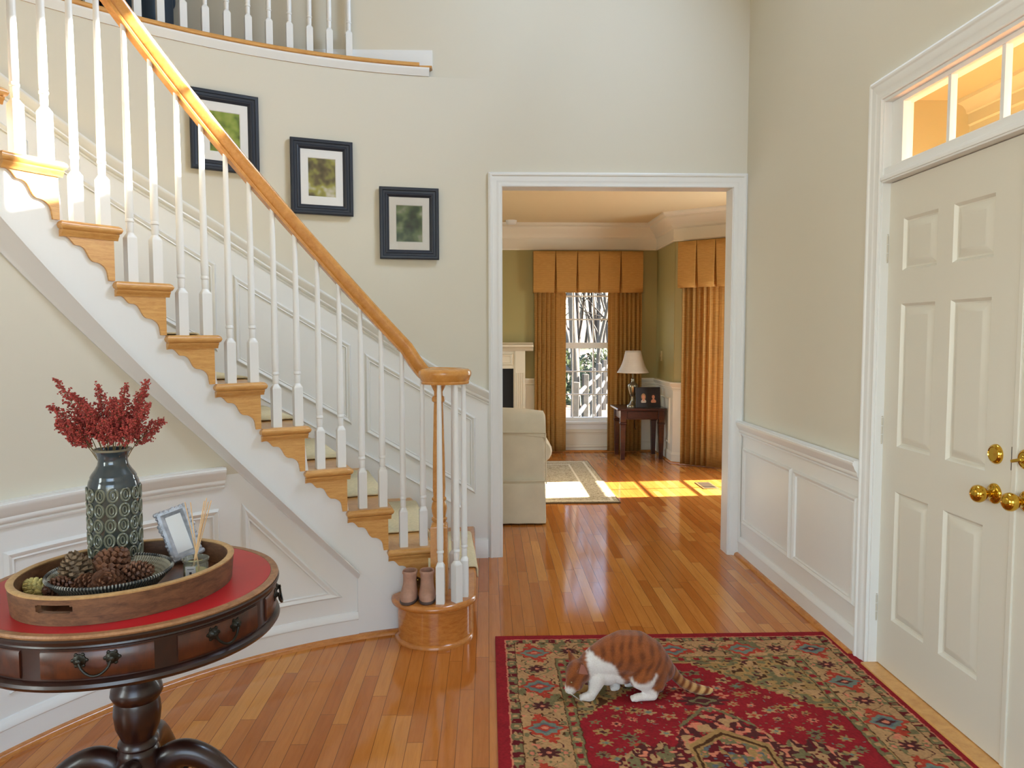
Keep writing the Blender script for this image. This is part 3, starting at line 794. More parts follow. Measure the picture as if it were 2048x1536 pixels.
def picture(a0, a1, z0, z1, pm, label):
    """flat frame hung on the curved wall between two angles"""
    p0 = Vector(cyl(a0, RO-0.012, z0)); p1 = Vector(cyl(a1, RO-0.012, z0))   # a0 right, a1 left
    ex = (p0-p1).normalized(); ez = Vector((0,0,1)); en = Vector((ex.y, -ex.x, 0))   # towards the room
    if en.dot(Vector((CX,CY,0))-p0) < 0: en = -en
    w = (p0-p1).length; h = z1-z0
    t = thing('picture_frame', p1 + ex*w/2, label, 'picture', 'framed pictures up the stair wall')
    def F(u, v, d): return p1 + ex*u + ez*v + en*d
    mb = MB()
    prof = [(0,0.0),(0,0.020),(0.006,0.024),(0.018,0.024),(0.022,0.019),(0.034,0.017),(0.038,0.020),(0.045,0.018),(0.056,0.010),(0.058,0.006),(0.058,0.0)]
    mb.grid([[F(o if u == 0 else w-o, o if v == 0 else h-o, d) for o, d in prof] for u, v in ((0,0),(1,0),(1,1),(0,1))], closed_u=True, closed_v=True)
    mb.build('frame', M['navy'], t, smooth=20)
    mb = MB(); i = 0.057; j = 0.057+0.042; k = j+0.012
    R = [[F(i,i,0.0065),F(w-i,i,0.0065),F(w-i,h-i,0.0065),F(i,h-i,0.0065)], [F(j,j+0.006,0.0065),F(w-j,j+0.006,0.0065),F(w-j,h-j-0.006,0.0065),F(j,h-j-0.006,0.0065)],
         [F(j+0.003,j+0.009,0.003),F(w-j-0.003,j+0.009,0.003),F(w-j-0.003,h-j-0.009,0.003),F(j+0.003,h-j-0.009,0.003)]]
    mb.grid(R, closed_v=True); mb.build('mat_board', M['mat_board'], t, smooth=0)
    mb = MB(); mb.ngon(R[2]); mb.build('photograph', pm, t, smooth=0)
    mb = MB(); mb.ngon([F(i,i,0.009),F(w-i,i,0.009),F(w-i,h-i,0.009),F(i,h-i,0.009)]); mb.build('glass', M['glass'], t, smooth=0)
    return t
picture(0.1296,0.2482,1.886,2.319,PH[2],'lowest of three navy framed pictures on the stair wall, nearest the doorway, dark woodland print')
picture(0.3002,0.4186,2.131,2.566,PH[1],'middle of three navy framed pictures on the stair wall, brownish garden print')
picture(0.4760,0.5955,2.330,2.762,PH[0],'highest of three navy framed pictures on the stair wall, bright green print behind the handrail')

# ================================================================ boots on the first step
M['suede'] = paint('pink_tan_suede', (176,134,112), 0.85, var=0.12, vscale=40, bscale=300, bstr=0.3)
M['sole'] = paint('dark_rubber_sole', (84,66,58), 0.7)
def boot(x, y, rot, label):
    t = thing('ankle_boot', (x,y,RISE), label, 'boot', 'pair of small boots')
    def ring(yc, hl_f, hl_b, hw, z, n=28):
        pts = []
        for k in range(n):
            c, s = math.cos(2*PI*k/n), math.sin(2*PI*k/n)
            py = yc + (hl_b if s > 0 else hl_f)*s*(abs(s)**-0.12 if abs(s) > 0.01 else 1); px = hw*c*(abs(c)**-0.15 if abs(c) > 0.01 else 1)
            pts.append((x+px*math.cos(rot)-py*math.sin(rot), y+px*math.sin(rot)+py*math.cos(rot), RISE+z))
        return pts
    mb = MB(); R = [ring(0,0.074,0.060,0.037,0.0), ring(0,0.078,0.062,0.040,0.004), ring(0,0.078,0.062,0.040,0.012), ring(0,0.075,0.060,0.038,0.014)]
    mb.grid(R, closed_v=True); mb.ngon(R[0][::-1]); mb.ngon(R[-1]); mb.build('sole', M['sole'], t)
    mb = MB()
    R = [ring(0,0.074,0.059,0.037,0.013), ring(0,0.075,0.060,0.038,0.026), ring(0.002,0.068,0.058,0.036,0.042), ring(0.010,0.052,0.050,0.033,0.056), ring(0.018,0.038,0.042,0.031,0.072),
         ring(0.020,0.034,0.038,0.030,0.092), ring(0.022,0.035,0.038,0.031,0.115), ring(0.022,0.037,0.040,0.033,0.130), ring(0.022,0.034,0.037,0.030,0.131), ring(0.022,0.031,0.034,0.027,0.10), ring(0.02,0.028,0.032,0.025,0.05)]
    mb.grid(R, closed_v=True); mb.ngon(R[0][::-1]); mb.ngon(R[-1][::-1]); mb.build('upper', M['suede'], t, smooth=60)
    mb = MB(); R = [ring(0.022,0.0385,0.0415,0.0345,z) for z in (0.122,0.124)] + [ring(0.022,0.0385,0.0415,0.0345,0.130), ring(0.022,0.036,0.039,0.032,0.134), ring(0.022,0.033,0.036,0.029,0.132)]
    mb.grid(R, closed_v=True); mb.build('cuff', M['suede'], t, smooth=60)
    mb = MB(); mb.lathe([(0.001,0),(0.004,0.0),(0.004,0.002),(0.001,0.003)], (x+0.036*math.cos(rot), y+0.03, RISE+0.085), 10, (math.cos(rot),0,0.1)); mb.build('zip_pull', M['brass'], t)
boot(-0.366, 3.398, -0.10, 'left of the two small tan suede ankle boots on the first stair step')
boot(-0.284, 3.400, 0.06, 'right of the two small tan suede ankle boots, next to the newel post')

# ================================================================ drum table
TC = (-0.957, 2.012); TR_ = 0.383; TZ = 0.76
M['mahog'] = wood('dark_mahogany', (28,12,9), (46,20,13), (3,3,3), 0.32, coat=0.15)
M['mahog_panel'] = wood('mahogany_drawer', (46,20,12), (84,40,20), (5,5,2), 0.34, coat=0.12)
M['rim'] = wood('table_rim', (122,82,52), (168,122,82), (8,8,8), 0.4)
M['red_leather'] = paint('red_leather', (176,16,28), 0.36, var=0.10, vscale=6, bscale=300, bstr=0.08)
M['bronze'] = paint('aged_bronze', (46,44,38), 0.4, metal=0.8, bscale=200, bstr=0.3)
tb = thing('drum_table', (TC[0],TC[1],0), 'round dark mahogany drum table with red leather top on a turned pedestal', 'table')
cz = (TC[0],TC[1],0)
mb = MB(); mb.lathe([(0.001,TZ-0.010),(0.371,TZ-0.010),(0.374,TZ-0.005),(0.371,TZ),(0.355,TZ),(0.353,TZ-0.002),(0.001,TZ-0.002)], cz, 96, cap=False)
mb.build('table_top', M['rim'], tb)
mb = MB(); mb.lathe([(0.353,TZ-0.004),(0.353,TZ-0.0008),(0.34,TZ),(0.001,TZ)], cz, 96, cap=False); mb.build('leather_inlay', M['red_leather'], tb)
mb = MB(); mb.lathe([(0.30,TZ-0.010),(0.373,TZ-0.010),(0.376,TZ-0.014),(0.374,TZ-0.022),(0.366,TZ-0.026),(0.367,TZ-0.030),(0.362,TZ-0.034),(0.362,TZ-0.106),(0.368,TZ-0.108),(0.374,TZ-0.112),(0.376,TZ-0.119),(0.370,TZ-0.128),(0.356,TZ-0.134),(0.10,TZ-0.136)], cz, 96)
mb.build('apron', M['mahog'], tb)
for k in range(8):
    ac = math.radians(-77 + 45*k); hw = math.radians(18.5)
    mb = MB(); r0, r1 = 0.356, 0.3665
    def dp(a, r, z): return (TC[0]+r*math.cos(a), TC[1]+r*math.sin(a), z)
    za, zb = TZ-0.102, TZ-0.038
    P = [[dp(a,r0,za),dp(a,r1-0.003,za),dp(a,r1,za+0.004),dp(a,r1,zb-0.004),dp(a,r1-0.003,zb),dp(a,r0,zb)] for a in arc_pts(ac-hw,ac+hw,14)]
    mb.grid(P, closed_v=True); mb.ngon(P[0]); mb.ngon(P[-1][::-1])
    d = mb.build('drawer', M['mahog_panel'], tb)
    mb = MB()
    pr = [(a, TZ-0.058-0.032*math.sin(PI*i/12)**0.6) for i, a in enumerate(arc_pts(ac-0.09,ac+0.09,12))]
    mb.tube([dp(a, r1+0.010+0.006*math.sin(PI*i/12), z) for i, (a, z) in enumerate(pr)], 0.0032, 8)
    for a in (ac-0.09, ac+0.09):
        c = dp(a, r1-0.001, TZ-0.058); ax = (math.cos(a), math.sin(a), 0)
        mb.lathe([(0.015,0.0),(0.014,0.003),(0.009,0.005),(0.005,0.010),(0.006,0.013),(0.001,0.015)], c, 14, ax)
        for q in range(6):
            th = q*PI/3; mb.lathe([(0.005,0.0),(0.004,0.003),(0.001,0.004)], (c[0]-0.014*math.cos(th)*math.sin(a), c[1]+0.014*math.cos(th)*math.cos(a), c[2]+0.014*math.sin(th)), 8, ax)
    mb.build('drawer_pull', M['bronze'], d)
mb = MB(); mb.lathe([(0.060,TZ-0.136),(0.056,TZ-0.185),(0.050,TZ-0.20),(0.052,TZ-0.212),(0.048,TZ-0.222),(0.052,0.520),(0.056,0.505),(0.050,0.495),(0.055,0.485),(0.064,0.470),(0.066,0.455),(0.060,0.443),(0.055,0.436),(0.058,0.425),(0.060,0.40),(0.056,0.365),(0.046,0.340),(0.042,0.330),
    (0.050,0.322),(0.052,0.312),(0.046,0.304),(0.050,0.298),(0.054,0.288),(0.052,0.276),(0.058,0.262),(0.060,0.20),(0.050,0.17),(0.03,0.155),(0.001,0.15)], cz, 40, cap=False)
mb.build('pedestal', M['mahog'], tb)
for deg in (8, 98, 188, 278):
    mb = MB(); a = math.radians(deg); ex = Vector((math.cos(a),math.sin(a),0)); side = Vector((-ex.y,ex.x,0))
    pr = [(0.045,0.215,0.045,0.032),(0.08,0.262,0.040,0.032),(0.125,0.272,0.036,0.031),(0.18,0.245,0.033,0.029),(0.24,0.185,0.030,0.027),(0.30,0.115,0.027,0.025),(0.345,0.060,0.024,0.023),(0.375,0.034,0.022,0.022),(0.40,0.028,0.020,0.021)]
    q_ = np.linspace(0, len(pr)-1, 41); pa = np.array(pr)
    def cr(t):
        i = min(int(t), len(pr)-2); f = t-i; p0, p1, p2, p3 = (pa[max(i-1,0)], pa[i], pa[i+1], pa[min(i+2,len(pr)-1)])
        return tuple(0.5*((2*p1)+(p2-p0)*f+(2*p0-5*p1+4*p2-p3)*f*f+(3*p1-p0-3*p2+p3)*f**3))
    pr = [cr(t) for t in q_]
    P = []
    for i, (r, z, hh, hw) in enumerate(pr):
        b = pr[min(i+1,len(pr)-1)]; c_ = pr[max(i-1,0)]
        t = Vector((b[0]-c_[0], 0, b[1]-c_[1])).normalized(); n_ = (-t.z, t.x)
        ring = []
        for k in range(12):
            th = 2*PI*k/12; u = hw*math.cos(th); v = hh*math.sin(th)
            ring.append(Vector((TC[0],TC[1],0)) + ex*(r+n_[0]*v) + side*u + Vector((0,0,max(0.004,z+n_[1]*v))))
        P.append(ring)
    mb.grid(P, closed_v=True); mb.ngon(P[0][::-1]); mb.ngon(P[-1])
    l = mb.build('leg', M['mahog'], tb, smooth=50)
    mb = MB(); mb.lathe([(0.001,0),(0.024,0.0),(0.027,0.012),(0.024,0.026),(0.012,0.036),(0.001,0.038)], (TC[0]+ex.x*0.405,TC[1]+ex.y*0.405,0), 16, cap=False); mb.build('brass_foot', M['bronze'], l)

# ================================================================ tray and what stands on it
M['tray'] = wood('walnut_tray', (76,48,32), (120,82,54), (4,4,14), 0.5)
M['tray_rim'] = wood('pale_tray_rim', (160,124,78), (190,154,104), (9,9,9), 0.5)
M['tray_floor'] = wood('tray_inside', (58,34,22), (112,72,50), (10,3,3), 0.32)
TRC = (-0.937,1.946); TA, TBx, TANG = 0.268, 0.232, math.radians(51)
TF = TZ + 0.010; TH = 0.068
tr = thing('serving_tray', (TRC[0],TRC[1],TZ+0.0005), 'oval brown wooden tray with slot handles lying on the red table top', 'tray')
def te(t, off, z):
    u = (TA+off)*math.cos(t); v = (TBx+off)*math.sin(t)
    return (TRC[0]+u*math.cos(TANG)-v*math.sin(TANG), TRC[1]+u*math.sin(TANG)+v*math.cos(TANG), z)
mb = MB(); NTT = 260
zs = [TZ+0.0005] + [TZ+0.028+0.026*k/15 for k in range(16)] + [TZ+TH-0.004]
def slot(t, z):
    for c in (math.radians(-149), math.radians(31)):
        d = (t-c+PI) % (2*PI)-PI
        u = d*0.245; v = z-(TZ+0.041); w = 0.034; r = 0.0100
        uu = max(0.0, abs(u)-w)
        if math.hypot(uu, v) < r: return True
    return False
thick = 0.015
V = {}
def tv(i, j, s):
    i %= NTT
    if (i,j,s) not in V:
        V[(i,j,s)] = len(mb.v); fl = -0.006*(1-(zs[j]-TZ)/TH)
        mb.v.append(te(2*PI*i/NTT, fl - (thick if s else 0), zs[j]))
    return V[(i,j,s)]
def hole(i, j):
    if j < 0 or j >= len(zs)-1: return True
    i %= NTT; return slot(2*PI*(i+0.5)/NTT, (zs[j]+zs[j+1])/2)
for i in range(NTT):
    for j in range(len(zs)-1):
        if hole(i,j): continue
        mb.f.append((tv(i,j,0),tv(i+1,j,0),tv(i+1,j+1,0),tv(i,j+1,0))); mb.m.append(0)
        mb.f.append((tv(i,j,1),tv(i,j+1,1),tv(i+1,j+1,1),tv(i+1,j,1))); mb.m.append(0)
        for (di,dj,e) in ((-1,0,((0,0),(0,1))),(1,0,((1,1),(1,0))),(0,-1,((1,0),(0,0))),(0,1,((0,1),(1,1)))):
            if hole(i+di,j+dj):
                (a,b),(c,d) = e
                mb.f.append((tv(i+a,j+b,0),tv(i+c,j+d,0),tv(i+c,j+d,1),tv(i+a,j+b,1))); mb.m.append(0)
mb.build('side_wall', M['tray'], tr, smooth=50)
mb = MB(); P = [[te(2*PI*i/120,0.0,TZ+TH-0.005) for i in range(120)],[te(2*PI*i/120,0.001,TZ+TH-0.001) for i in range(120)],[te(2*PI*i/120,-0.003,TZ+TH+0.001) for i in range(120)],[te(2*PI*i/120,-0.012,TZ+TH+0.001) for i in range(120)],[te(2*PI*i/120,-0.016,TZ+TH-0.001) for i in range(120)],[te(2*PI*i/120,-0.015,TZ+TH-0.005) for i in range(120)]]
mb.grid(P, closed_v=True); mb.build('top_edge', M['tray_rim'], tr)
mb = MB(); P = [[te(2*PI*i/120,-0.012,z) for i in range(120)] for z in (TZ+0.001,TF)]; mb.grid(P, closed_v=True); mb.ngon(P[0][::-1]); mb.ngon(P[1]); mb.build('tray_floor', M['tray_floor'], tr)

# vase
def vase_mat():
    m, nt, nn, nl, p = nodes('grey_green_glaze')
    z = nn.new('ShaderNodeTexCoord'); sx = nn.new('ShaderNodeSeparateXYZ'); nl.new(z.outputs['Object'], sx.inputs[0])
    rr = mth(nt, 'SQRT', mth(nt, 'ADD', mth(nt, 'MULTIPLY', sx.outputs[0], sx.outputs[0]), mth(nt, 'MULTIPLY', sx.outputs[1], sx.outputs[1])))
    c = ramp(nt, mth(nt, 'MULTIPLY', rr, 10.0), [(0.640,lin((50,56,54))),(0.660,lin((112,114,98)))])
    f = mth(nt, 'GREATER_THAN', sx.outputs[2], 0.245)
    nl.new(mixc(nt, f, c, lin((52,62,68))), p.inputs['Base Color'])
    p.inputs['Roughness'].default_value = 0.12; p.inputs['Coat Weight'].default_value = 0.6
    return m
M['glaze'] = vase_mat(); M['glaze_rim'] = paint('bare_glaze_lip', (120,112,92), 0.3)
VX, VY = -1.02, 2.055
vs_ = thing('ceramic_vase', (VX,VY,TF), 'tall grey-green glazed vase with rows of oval loops, holding red dried sprigs', 'vase')
vp = [(0.050,0.0),(0.058,0.003),(0.0615,0.012),(0.063,0.03),(0.064,0.10),(0.0640,0.20),(0.0638,0.248),(0.061,0.260),(0.0572,0.267),(0.0576,0.271),(0.053,0.279),(0.045,0.290),(0.0385,0.302),(0.0365,0.314),(0.038,0.326),(0.043,0.336),(0.0475,0.341)]
mb = MB(); mb.lathe([(r,h+TF) for r,h in vp] + [(0.043,TF+0.343),(0.038,TF+0.338),(0.033,TF+0.315),(0.034,TF+0.29),(0.05,TF+0.26),(0.05,TF+0.1),(0.001,TF+0.09)], (VX,VY,0), 56, cap=False)
# relief loops
def vr(h): return float(np.interp(h, [q[1] for q in vp], [q[0] for q in vp]))
for row in range(6):
    for k in range(13):
        th0 = 2*PI*(k+0.12*row)/13; hc = 0.024+0.0405*row
        for (ra, rh, rr, off) in ((0.0118,0.0172,0.0036,0.0008),(0.0050,0.0100,0.0032,-0.0006)):
            P = []
            for i in range(16):
                t = 2*PI*i/16; a = th0+ra*math.cos(t)/0.064; h = hc+rh*math.sin(t); R0 = vr(h)+off
                o = Vector((math.cos(a),math.sin(a),0)); c = Vector((VX,VY,TF+h))+o*R0
                e = Vector((-math.sin(a)*math.cos(t),math.cos(a)*math.cos(t),math.sin(t)))
                P.append([c+rr*(math.cos(q)*o+math.sin(q)*e) for q in (0,PI/3,2*PI/3,PI,4*PI/3,5*PI/3)])
            mb.grid(P, closed_u=True, closed_v=True)
mb.build('body', M['glaze'], vs_, smooth=60)
mb = MB(); mb.lathe([(0.047,TF+0.339),(0.0485,TF+0.342),(0.047,TF+0.345),(0.044,TF+0.3452),(0.042,TF+0.343)], (VX,VY,0), 48, cap=False); mb.build('lip', M['glaze_rim'], vs_, smooth=60)

# dried sprigs
M['blossom'] = paint('rust_red_blossom', (160,62,54), 0.85, var=0.35, vscale=90)
M['stem'] = paint('dry_stem', (112,92,52), 0.8, var=0.2, vscale=30)
def sprig(tip, seed):
    r = random.Random(seed)
    base = Vector((VX+0.018*r.uniform(-1,1), VY+0.018*r.uniform(-1,1), TF+0.20)); tip = Vector(tip)
    mid = Vector((VX,VY,TF+0.345)) + Vector(((tip.x-VX)*0.22, (tip.y-VY)*0.22, 0.02))
    def cv(t): return base*(1-t)**2 + mid*2*t*(1-t) + tip*t*t
    t_ = thing('dried_sprig', (base.x,base.y,base.z), 'rust red dried flower sprig standing in the grey-green vase', 'dried flower', 'red dried sprigs in the vase')
    st_ = MB(); st_.tube([cv(k/10) for k in range(11)], [0.0016-0.0009*k/10 for k in range(11)], 5)
    bb = MB(); gg = []
    def blob(c, s):
        q = Vector((r.uniform(-1,1),r.uniform(-1,1),r.uniform(-1,1))).normalized(); e = q.orthogonal().normalized(); f = q.cross(e)
        vs = [c+q*s*1.5, c-q*s*1.5, c+e*s, c-e*s, c+f*s, c-f*s]
        bb.add(vs, [(0,2,4),(0,4,3),(0,3,5),(0,5,2),(1,4,2),(1,3,4),(1,5,3),(1,2,5)])
    L = (tip-base).length
    for k in range(26):
        t = 0.55+0.45*k/25*0.98
        p = cv(t); d = (cv(min(1,t+0.02))-cv(t-0.02)).normalized()
        ln = 0.040*(1.05-t)*2*(0.35+0.65*min(1,(t-0.46)/0.12)) + 0.008
        az = k*2.4+r.random()
        s = d.orthogonal().normalized(); b = d.cross(s)
        dr = (d*0.85 + 0.75*(s*math.cos(az)+b*math.sin(az))).normalized()
        e = p+dr*ln; m_ = p+dr*ln*0.5+Vector((0,0,0.002))
        st_.tube([p,m_,e], [0.0007,0.0006,0.0004], 4, cap=False)
        nb = max(4,int(ln/0.0019))
        for i in range(nb):
            f = 0.2+0.8*i/nb; q = p+dr*ln*f + Vector((r.uniform(-1,1),r.uniform(-1,1),r.uniform(-1,1)))*0.0045
            blob(q, r.uniform(0.0018,0.0034))
    for i in range(16): blob(cv(0.97+0.03*i/16)+Vector((r.uniform(-1,1),r.uniform(-1,1),r.uniform(-1,1)))*0.004, 0.0022)
    st_.build('stem', M['stem'], t_); bb.build('blossom', M['blossom'], t_, smooth=0)
tips = [(-1.165,2.06,1.300),(-1.150,2.00,1.235),(-1.175,2.07,1.175),(-1.128,2.11,1.245),(-1.105,2.03,1.265),(-1.065,2.08,1.285),(-1.055,2.00,1.235),(-1.03,2.10,1.240),(-1.005,2.03,1.250),(-0.985,2.07,1.285),(-0.965,2.00,1.250),(-0.945,2.09,1.265),(-0.918,2.05,1.298),(-0.905,2.02,1.235),(-0.895,2.08,1.185),(-0.935,1.99,1.195),(-1.12,1.98,1.20),(-1.00,1.98,1.19)]
for i, tp in enumerate(tips): sprig(tp, 11+i)

# woven bowl
def basket_mat(name, a, b):
    m, nt, nn, nl, p = nodes(name)
    t = nn.new('ShaderNodeTexCoord'); sx = nn.new('ShaderNodeSeparateXYZ'); nl.new(t.outputs['Object'], sx.inputs[0])
    an = mth(nt, 'ARCTAN2', sx.outputs[1], sx.outputs[0])
    f = mth(nt, 'SINE', mth(nt, 'MULTIPLY', an, 120.0))
    nl.new(ramp(nt, f, [(0.2,lin(a)),(0.8,lin(b))]), p.inputs['Base Color']); p.inputs['Roughness'].default_value = 0.6
    nl.new(bump(nt, f, 0.5, 0.002), p.inputs['Normal']); return m
M['weave_out'] = basket_mat('dark_weave', (46,46,40), (96,94,80)); M['weave_in'] = basket_mat('pale_weave', (150,146,128), (186,182,164)); M['weave_rim'] = basket_mat('beaded_rim', (40,40,38), (150,146,136))
BWX, BWY = -0.955, 1.893
bw = thing('woven_bowl', (BWX,BWY,TF), 'shallow grey woven bowl with a dark beaded rim, full of pine cones', 'bowl')
def coil(r0, h0, r1, h1, n, amp, sgn):
    out = []
    for k in range(n*4+1):
        f = k/(n*4); e = 1-(1-f)**1.0
        out.append((r0+(r1-r0)*f + sgn*amp*abs(math.sin(PI*f*n)), TF+h0+(h1-h0)*(f**1.25)))
    return out
mb = MB(); mb.lathe([(0.001,TF+0.0005)]+coil(0.085,0.001,0.143,0.056,8,0.0022,1), (BWX,BWY,0), 72, cap=False); mb.build('outer_weave', M['weave_out'], bw, smooth=70)
mb = MB(); mb.lathe([(0.001,TF+0.006),(0.07,TF+0.006)]+coil(0.080,0.007,0.140,0.056,8,0.0022,-1), (BWX,BWY,0), 72, cap=False); mb.build('inner_weave', M['weave_in'], bw, smooth=70)
mb = MB()
for k in range(110):
    a = 2*PI*k/110; mb.lathe([(0.0005,-0.0045),(0.0035,-0.003),(0.0046,0.0),(0.0035,0.003),(0.0005,0.0045)], (BWX+0.1425*math.cos(a),BWY+0.1425*math.sin(a),TF+0.058), 8, cap=False)
mb.build('beaded_rim', M['weave_rim'], bw, smooth=60)

# pine cones
M['cone'] = paint('brown_pine_cone', (104,66,44), 0.6, var=0.45, vscale=70)
M['cone_grey'] = paint('grey_brown_pine_cone', (112,90,66), 0.6, var=0.45, vscale=70)
M['cone_gold'] = paint('yellow_green_seed_cone', (204,188,116), 0.6, var=0.3, vscale=70)
def pine_cone(c, axis, L, R, mat, label, group='pine cones in the woven bowl', seed=1):
    r = random.Random(seed); axis = Vector(axis).normalized(); c = Vector(c); e = axis.orthogonal().normalized(); f = axis.cross(e)
    mb = MB()
    mb.lathe([(0.001,-L*0.45),(R*0.35,-L*0.35),(R*0.42,0),(R*0.28,L*0.3),(0.001,L*0.48)], c, 10, axis, cap=False)
    N = 78
    for k in range(N):
        t = (k+0.5)/N; az = k*2.39996; h = -L*0.45+L*0.95*t
        rr = R*math.sin(PI*min(0.98,(0.12+0.86*t)**0.85))**0.7
        o = e*math.cos(az)+f*math.sin(az); tn = axis.cross(o)
        s0 = c+axis*(h-0.10*L*(1-t))+o*R*0.25; tipp = c+axis*(h+0.07*L*(0.3+t))+o*rr
        w = R*0.26*(1-0.35*t); th = R*0.09
        nrm = (tipp-s0).cross(tn).normalized()
        m_ = s0*0.35+tipp*0.65
        vs = [s0-tn*w*0.35, s0+tn*w*0.35, m_+tn*w+nrm*th*0.4, tipp+tn*w*0.55+axis*th*1.3, tipp-tn*w*0.55+axis*th*1.3, m_-tn*w+nrm*th*0.4,
              tipp+tn*w*0.45-nrm*th*0.9, tipp-tn*w*0.45-nrm*th*0.9, s0-nrm*th]
        mb.add(vs, [(0,1,2,5),(5,2,3,4),(4,3,6,7),(2,6,3),(5,4,7),(1,8,6,2),(0,5,7,8),(8,7,6)])
    o = mb.build('pine_cone', mat, smooth=25); return tag(o, label, 'pine cone', group)
pine_cone((-1.035,1.885,TF+0.058),(-0.1,-0.15,1),0.088,0.042,M['cone_grey'],'grey-brown pine cone standing upright at the left of the woven bowl',seed=1)
pine_cone((-0.970,1.930,TF+0.062),(0.4,0.6,0.55),0.080,0.046,M['cone'],'large dark brown pine cone at the back of the bowl, against the vase',seed=2)
pine_cone((-0.940,1.845,TF+0.040),(0.3,-0.75,0.5),0.070,0.040,M['cone'],'brown pine cone at the front of the bowl, its open end facing the camera',seed=3)
pine_cone((-0.990,1.850,TF+0.034),(0.75,-0.5,0.2),0.060,0.031,M['cone'],'small brown pine cone lying at the front between two others in the bowl',seed=4)
pine_cone((-1.050,1.830,TF+0.032),(-0.5,-0.7,0.25),0.058,0.032,M['cone'],'reddish pine cone lying lowest at the left edge of the woven bowl',seed=5)
pine_cone((-0.895,1.905,TF+0.044),(0.9,0.1,0.3),0.070,0.034,M['cone'],'brown pine cone at the right of the woven bowl, pointing right',seed=6)
pine_cone((-1.128,1.868,TF+0.024),(-0.75,0.45,0.12),0.074,0.025,M['cone_gold'],'yellow-green dried seed cone lying on the tray left of the woven bowl',group=None,seed=9)

# little ornate photo frame with an easel back
M['silver'] = paint('weathered_silver', (172,174,180), 0.5, metal=0.35, var=0.25, vscale=60, bscale=150, bstr=0.4)
M['paper'] = paint('blank_white_paper', (232,230,228), 0.6)
M['easel'] = paint('grey_pink_card', (168,148,136), 0.8)
FB = Vector((-0.860,2.142,TF+0.0015)); fe = Vector((0.925,0.38,0)).normalized(); fn_ = Vector((0.38,-0.925,0)).normalized()
lean = math.radians(13); fu = (Vector((0,0,1))*math.cos(lean) - fn_*math.sin(lean)).normalized(); fd = fe.cross(fu)
fe, fu = (fe*math.cos(0.30)+fu*math.sin(0.30)), (fu*math.cos(0.30)-fe*math.sin(0.30))
FB = FB + fu*0.0 + Vector((0,0,0.013))
if fd.dot(fn_) < 0: fd = -fd
pf = thing('small_photo_frame', FB, 'ornate silver photo frame with blank white insert leaning on the tray', 'photo frame')
def FF(u, v, d): return FB + fe*u + fu*v + fd*d
W2, HH = 0.043, 0.152
mb = MB(); pr = [(0,-0.006),(0,0.004),(0.004,0.009),(0.012,0.010),(0.019,0.006),(0.022,0.001),(0.022,-0.006)]
mb.grid([[FF((-W2+o if u < 0 else W2-o), (o if v == 0 else HH-o), d) for o, d in pr] for u, v in ((-1,0),(1,0),(1,1),(-1,1))], closed_u=True, closed_v=True)
r_ = random.Random(5)
def scroll(u, v, s):
    mb.lathe([(s,0.0),(s*0.95,0.003),(s*0.5,0.006),(0.0005,0.0065)], FF(u,v,0.004), 8, tuple(fd), cap=False)
for v in np.linspace(0.006,HH-0.006,13):
    for u in (-W2+0.003, W2-0.003): scroll(u+r_.uniform(-0.002,0.002), v, r_.uniform(0.004,0.008))
for u in np.linspace(-W2+0.006,W2-0.006,8):
    for v in (0.004, HH-0.004): scroll(u, v+r_.uniform(-0.002,0.002), r_.uniform(0.004,0.008))
mb.build('frame', M['silver'], pf, smooth=35)
mb = MB(); mb.ngon([FF(-W2+0.02,0.02,0.0),FF(W2-0.02,0.02,0.0),FF(W2-0.02,HH-0.02,0.0),FF(-W2+0.02,HH-0.02,0.0)]); mb.build('insert', M['paper'], pf, smooth=0)
mb = MB(); mb.ngon([FF(-W2+0.004,0.004,-0.006),FF(W2-0.004,0.004,-0.006),FF(W2-0.004,HH-0.004,-0.006),FF(-W2+0.004,HH-0.004,-0.006)])
hb = FF(0,0.10,-0.007); ft = Vector((FB.x,FB.y,TF+0.001)) - fn_*0.095
mb.add([hb-fe*0.015,hb+fe*0.015,ft+fe*0.024,ft-fe*0.024, hb-fe*0.015-fn_*0.002,hb+fe*0.015-fn_*0.002,ft+fe*0.024-fn_*0.002,ft-fe*0.024-fn_*0.002],[(0,1,2,3),(7,6,5,4),(0,4,5,1),(1,5,6,2),(2,6,7,3),(3,7,4,0)])
mb.build('easel_back', M['easel'], pf, smooth=0)

# reed diffuser
M['jar'] = glass_pane('diffuser_glass', (236,240,226)); 
def jar_glass():
    m, nt, nn, nl, p = nodes('jar_glass'); p.inputs['Base Color'].default_value = lin((236,240,228)); p.inputs['Roughness'].default_value = 0.03
    p.inputs['Transmission Weight'].default_value = 0.9; p.inputs['IOR'].default_value = 1.2; return m
M['jar'] = jar_glass()
M['oil'] = paint('pale_oil', (214,198,130), 0.2); M['reed'] = paint('rattan_reed', (212,172,124), 0.7)
M['label'] = paint('white_label', (222,220,212), 0.6); M['ink'] = paint('label_ink', (52,50,50), 0.6)
DX, DY = -0.792, 2.020
df = thing('reed_diffuser', (DX,DY,TF), 'small glass reed diffuser jar with a square white label on the tray', 'diffuser')
mb = MB(); mb.lathe([(0.001,TF),(0.029,TF),(0.032,TF+0.003),(0.032,TF+0.034),(0.029,TF+0.040),(0.034,TF+0.044),(0.035,TF+0.050),(0.032,TF+0.052),(0.030,TF+0.046),(0.026,TF+0.040),(0.029,TF+0.033),(0.029,TF+0.006),(0.001,TF+0.004)], (DX,DY,0), 40, cap=False)
mb.build('jar', M['jar'], df, smooth=50)
mb = MB(); mb.lathe([(0.001,TF+0.0045),(0.0285,TF+0.0062),(0.0285,TF+0.018),(0.001,TF+0.018)], (DX,DY,0), 32, cap=False); mb.build('oil', M['oil'], df, smooth=40)
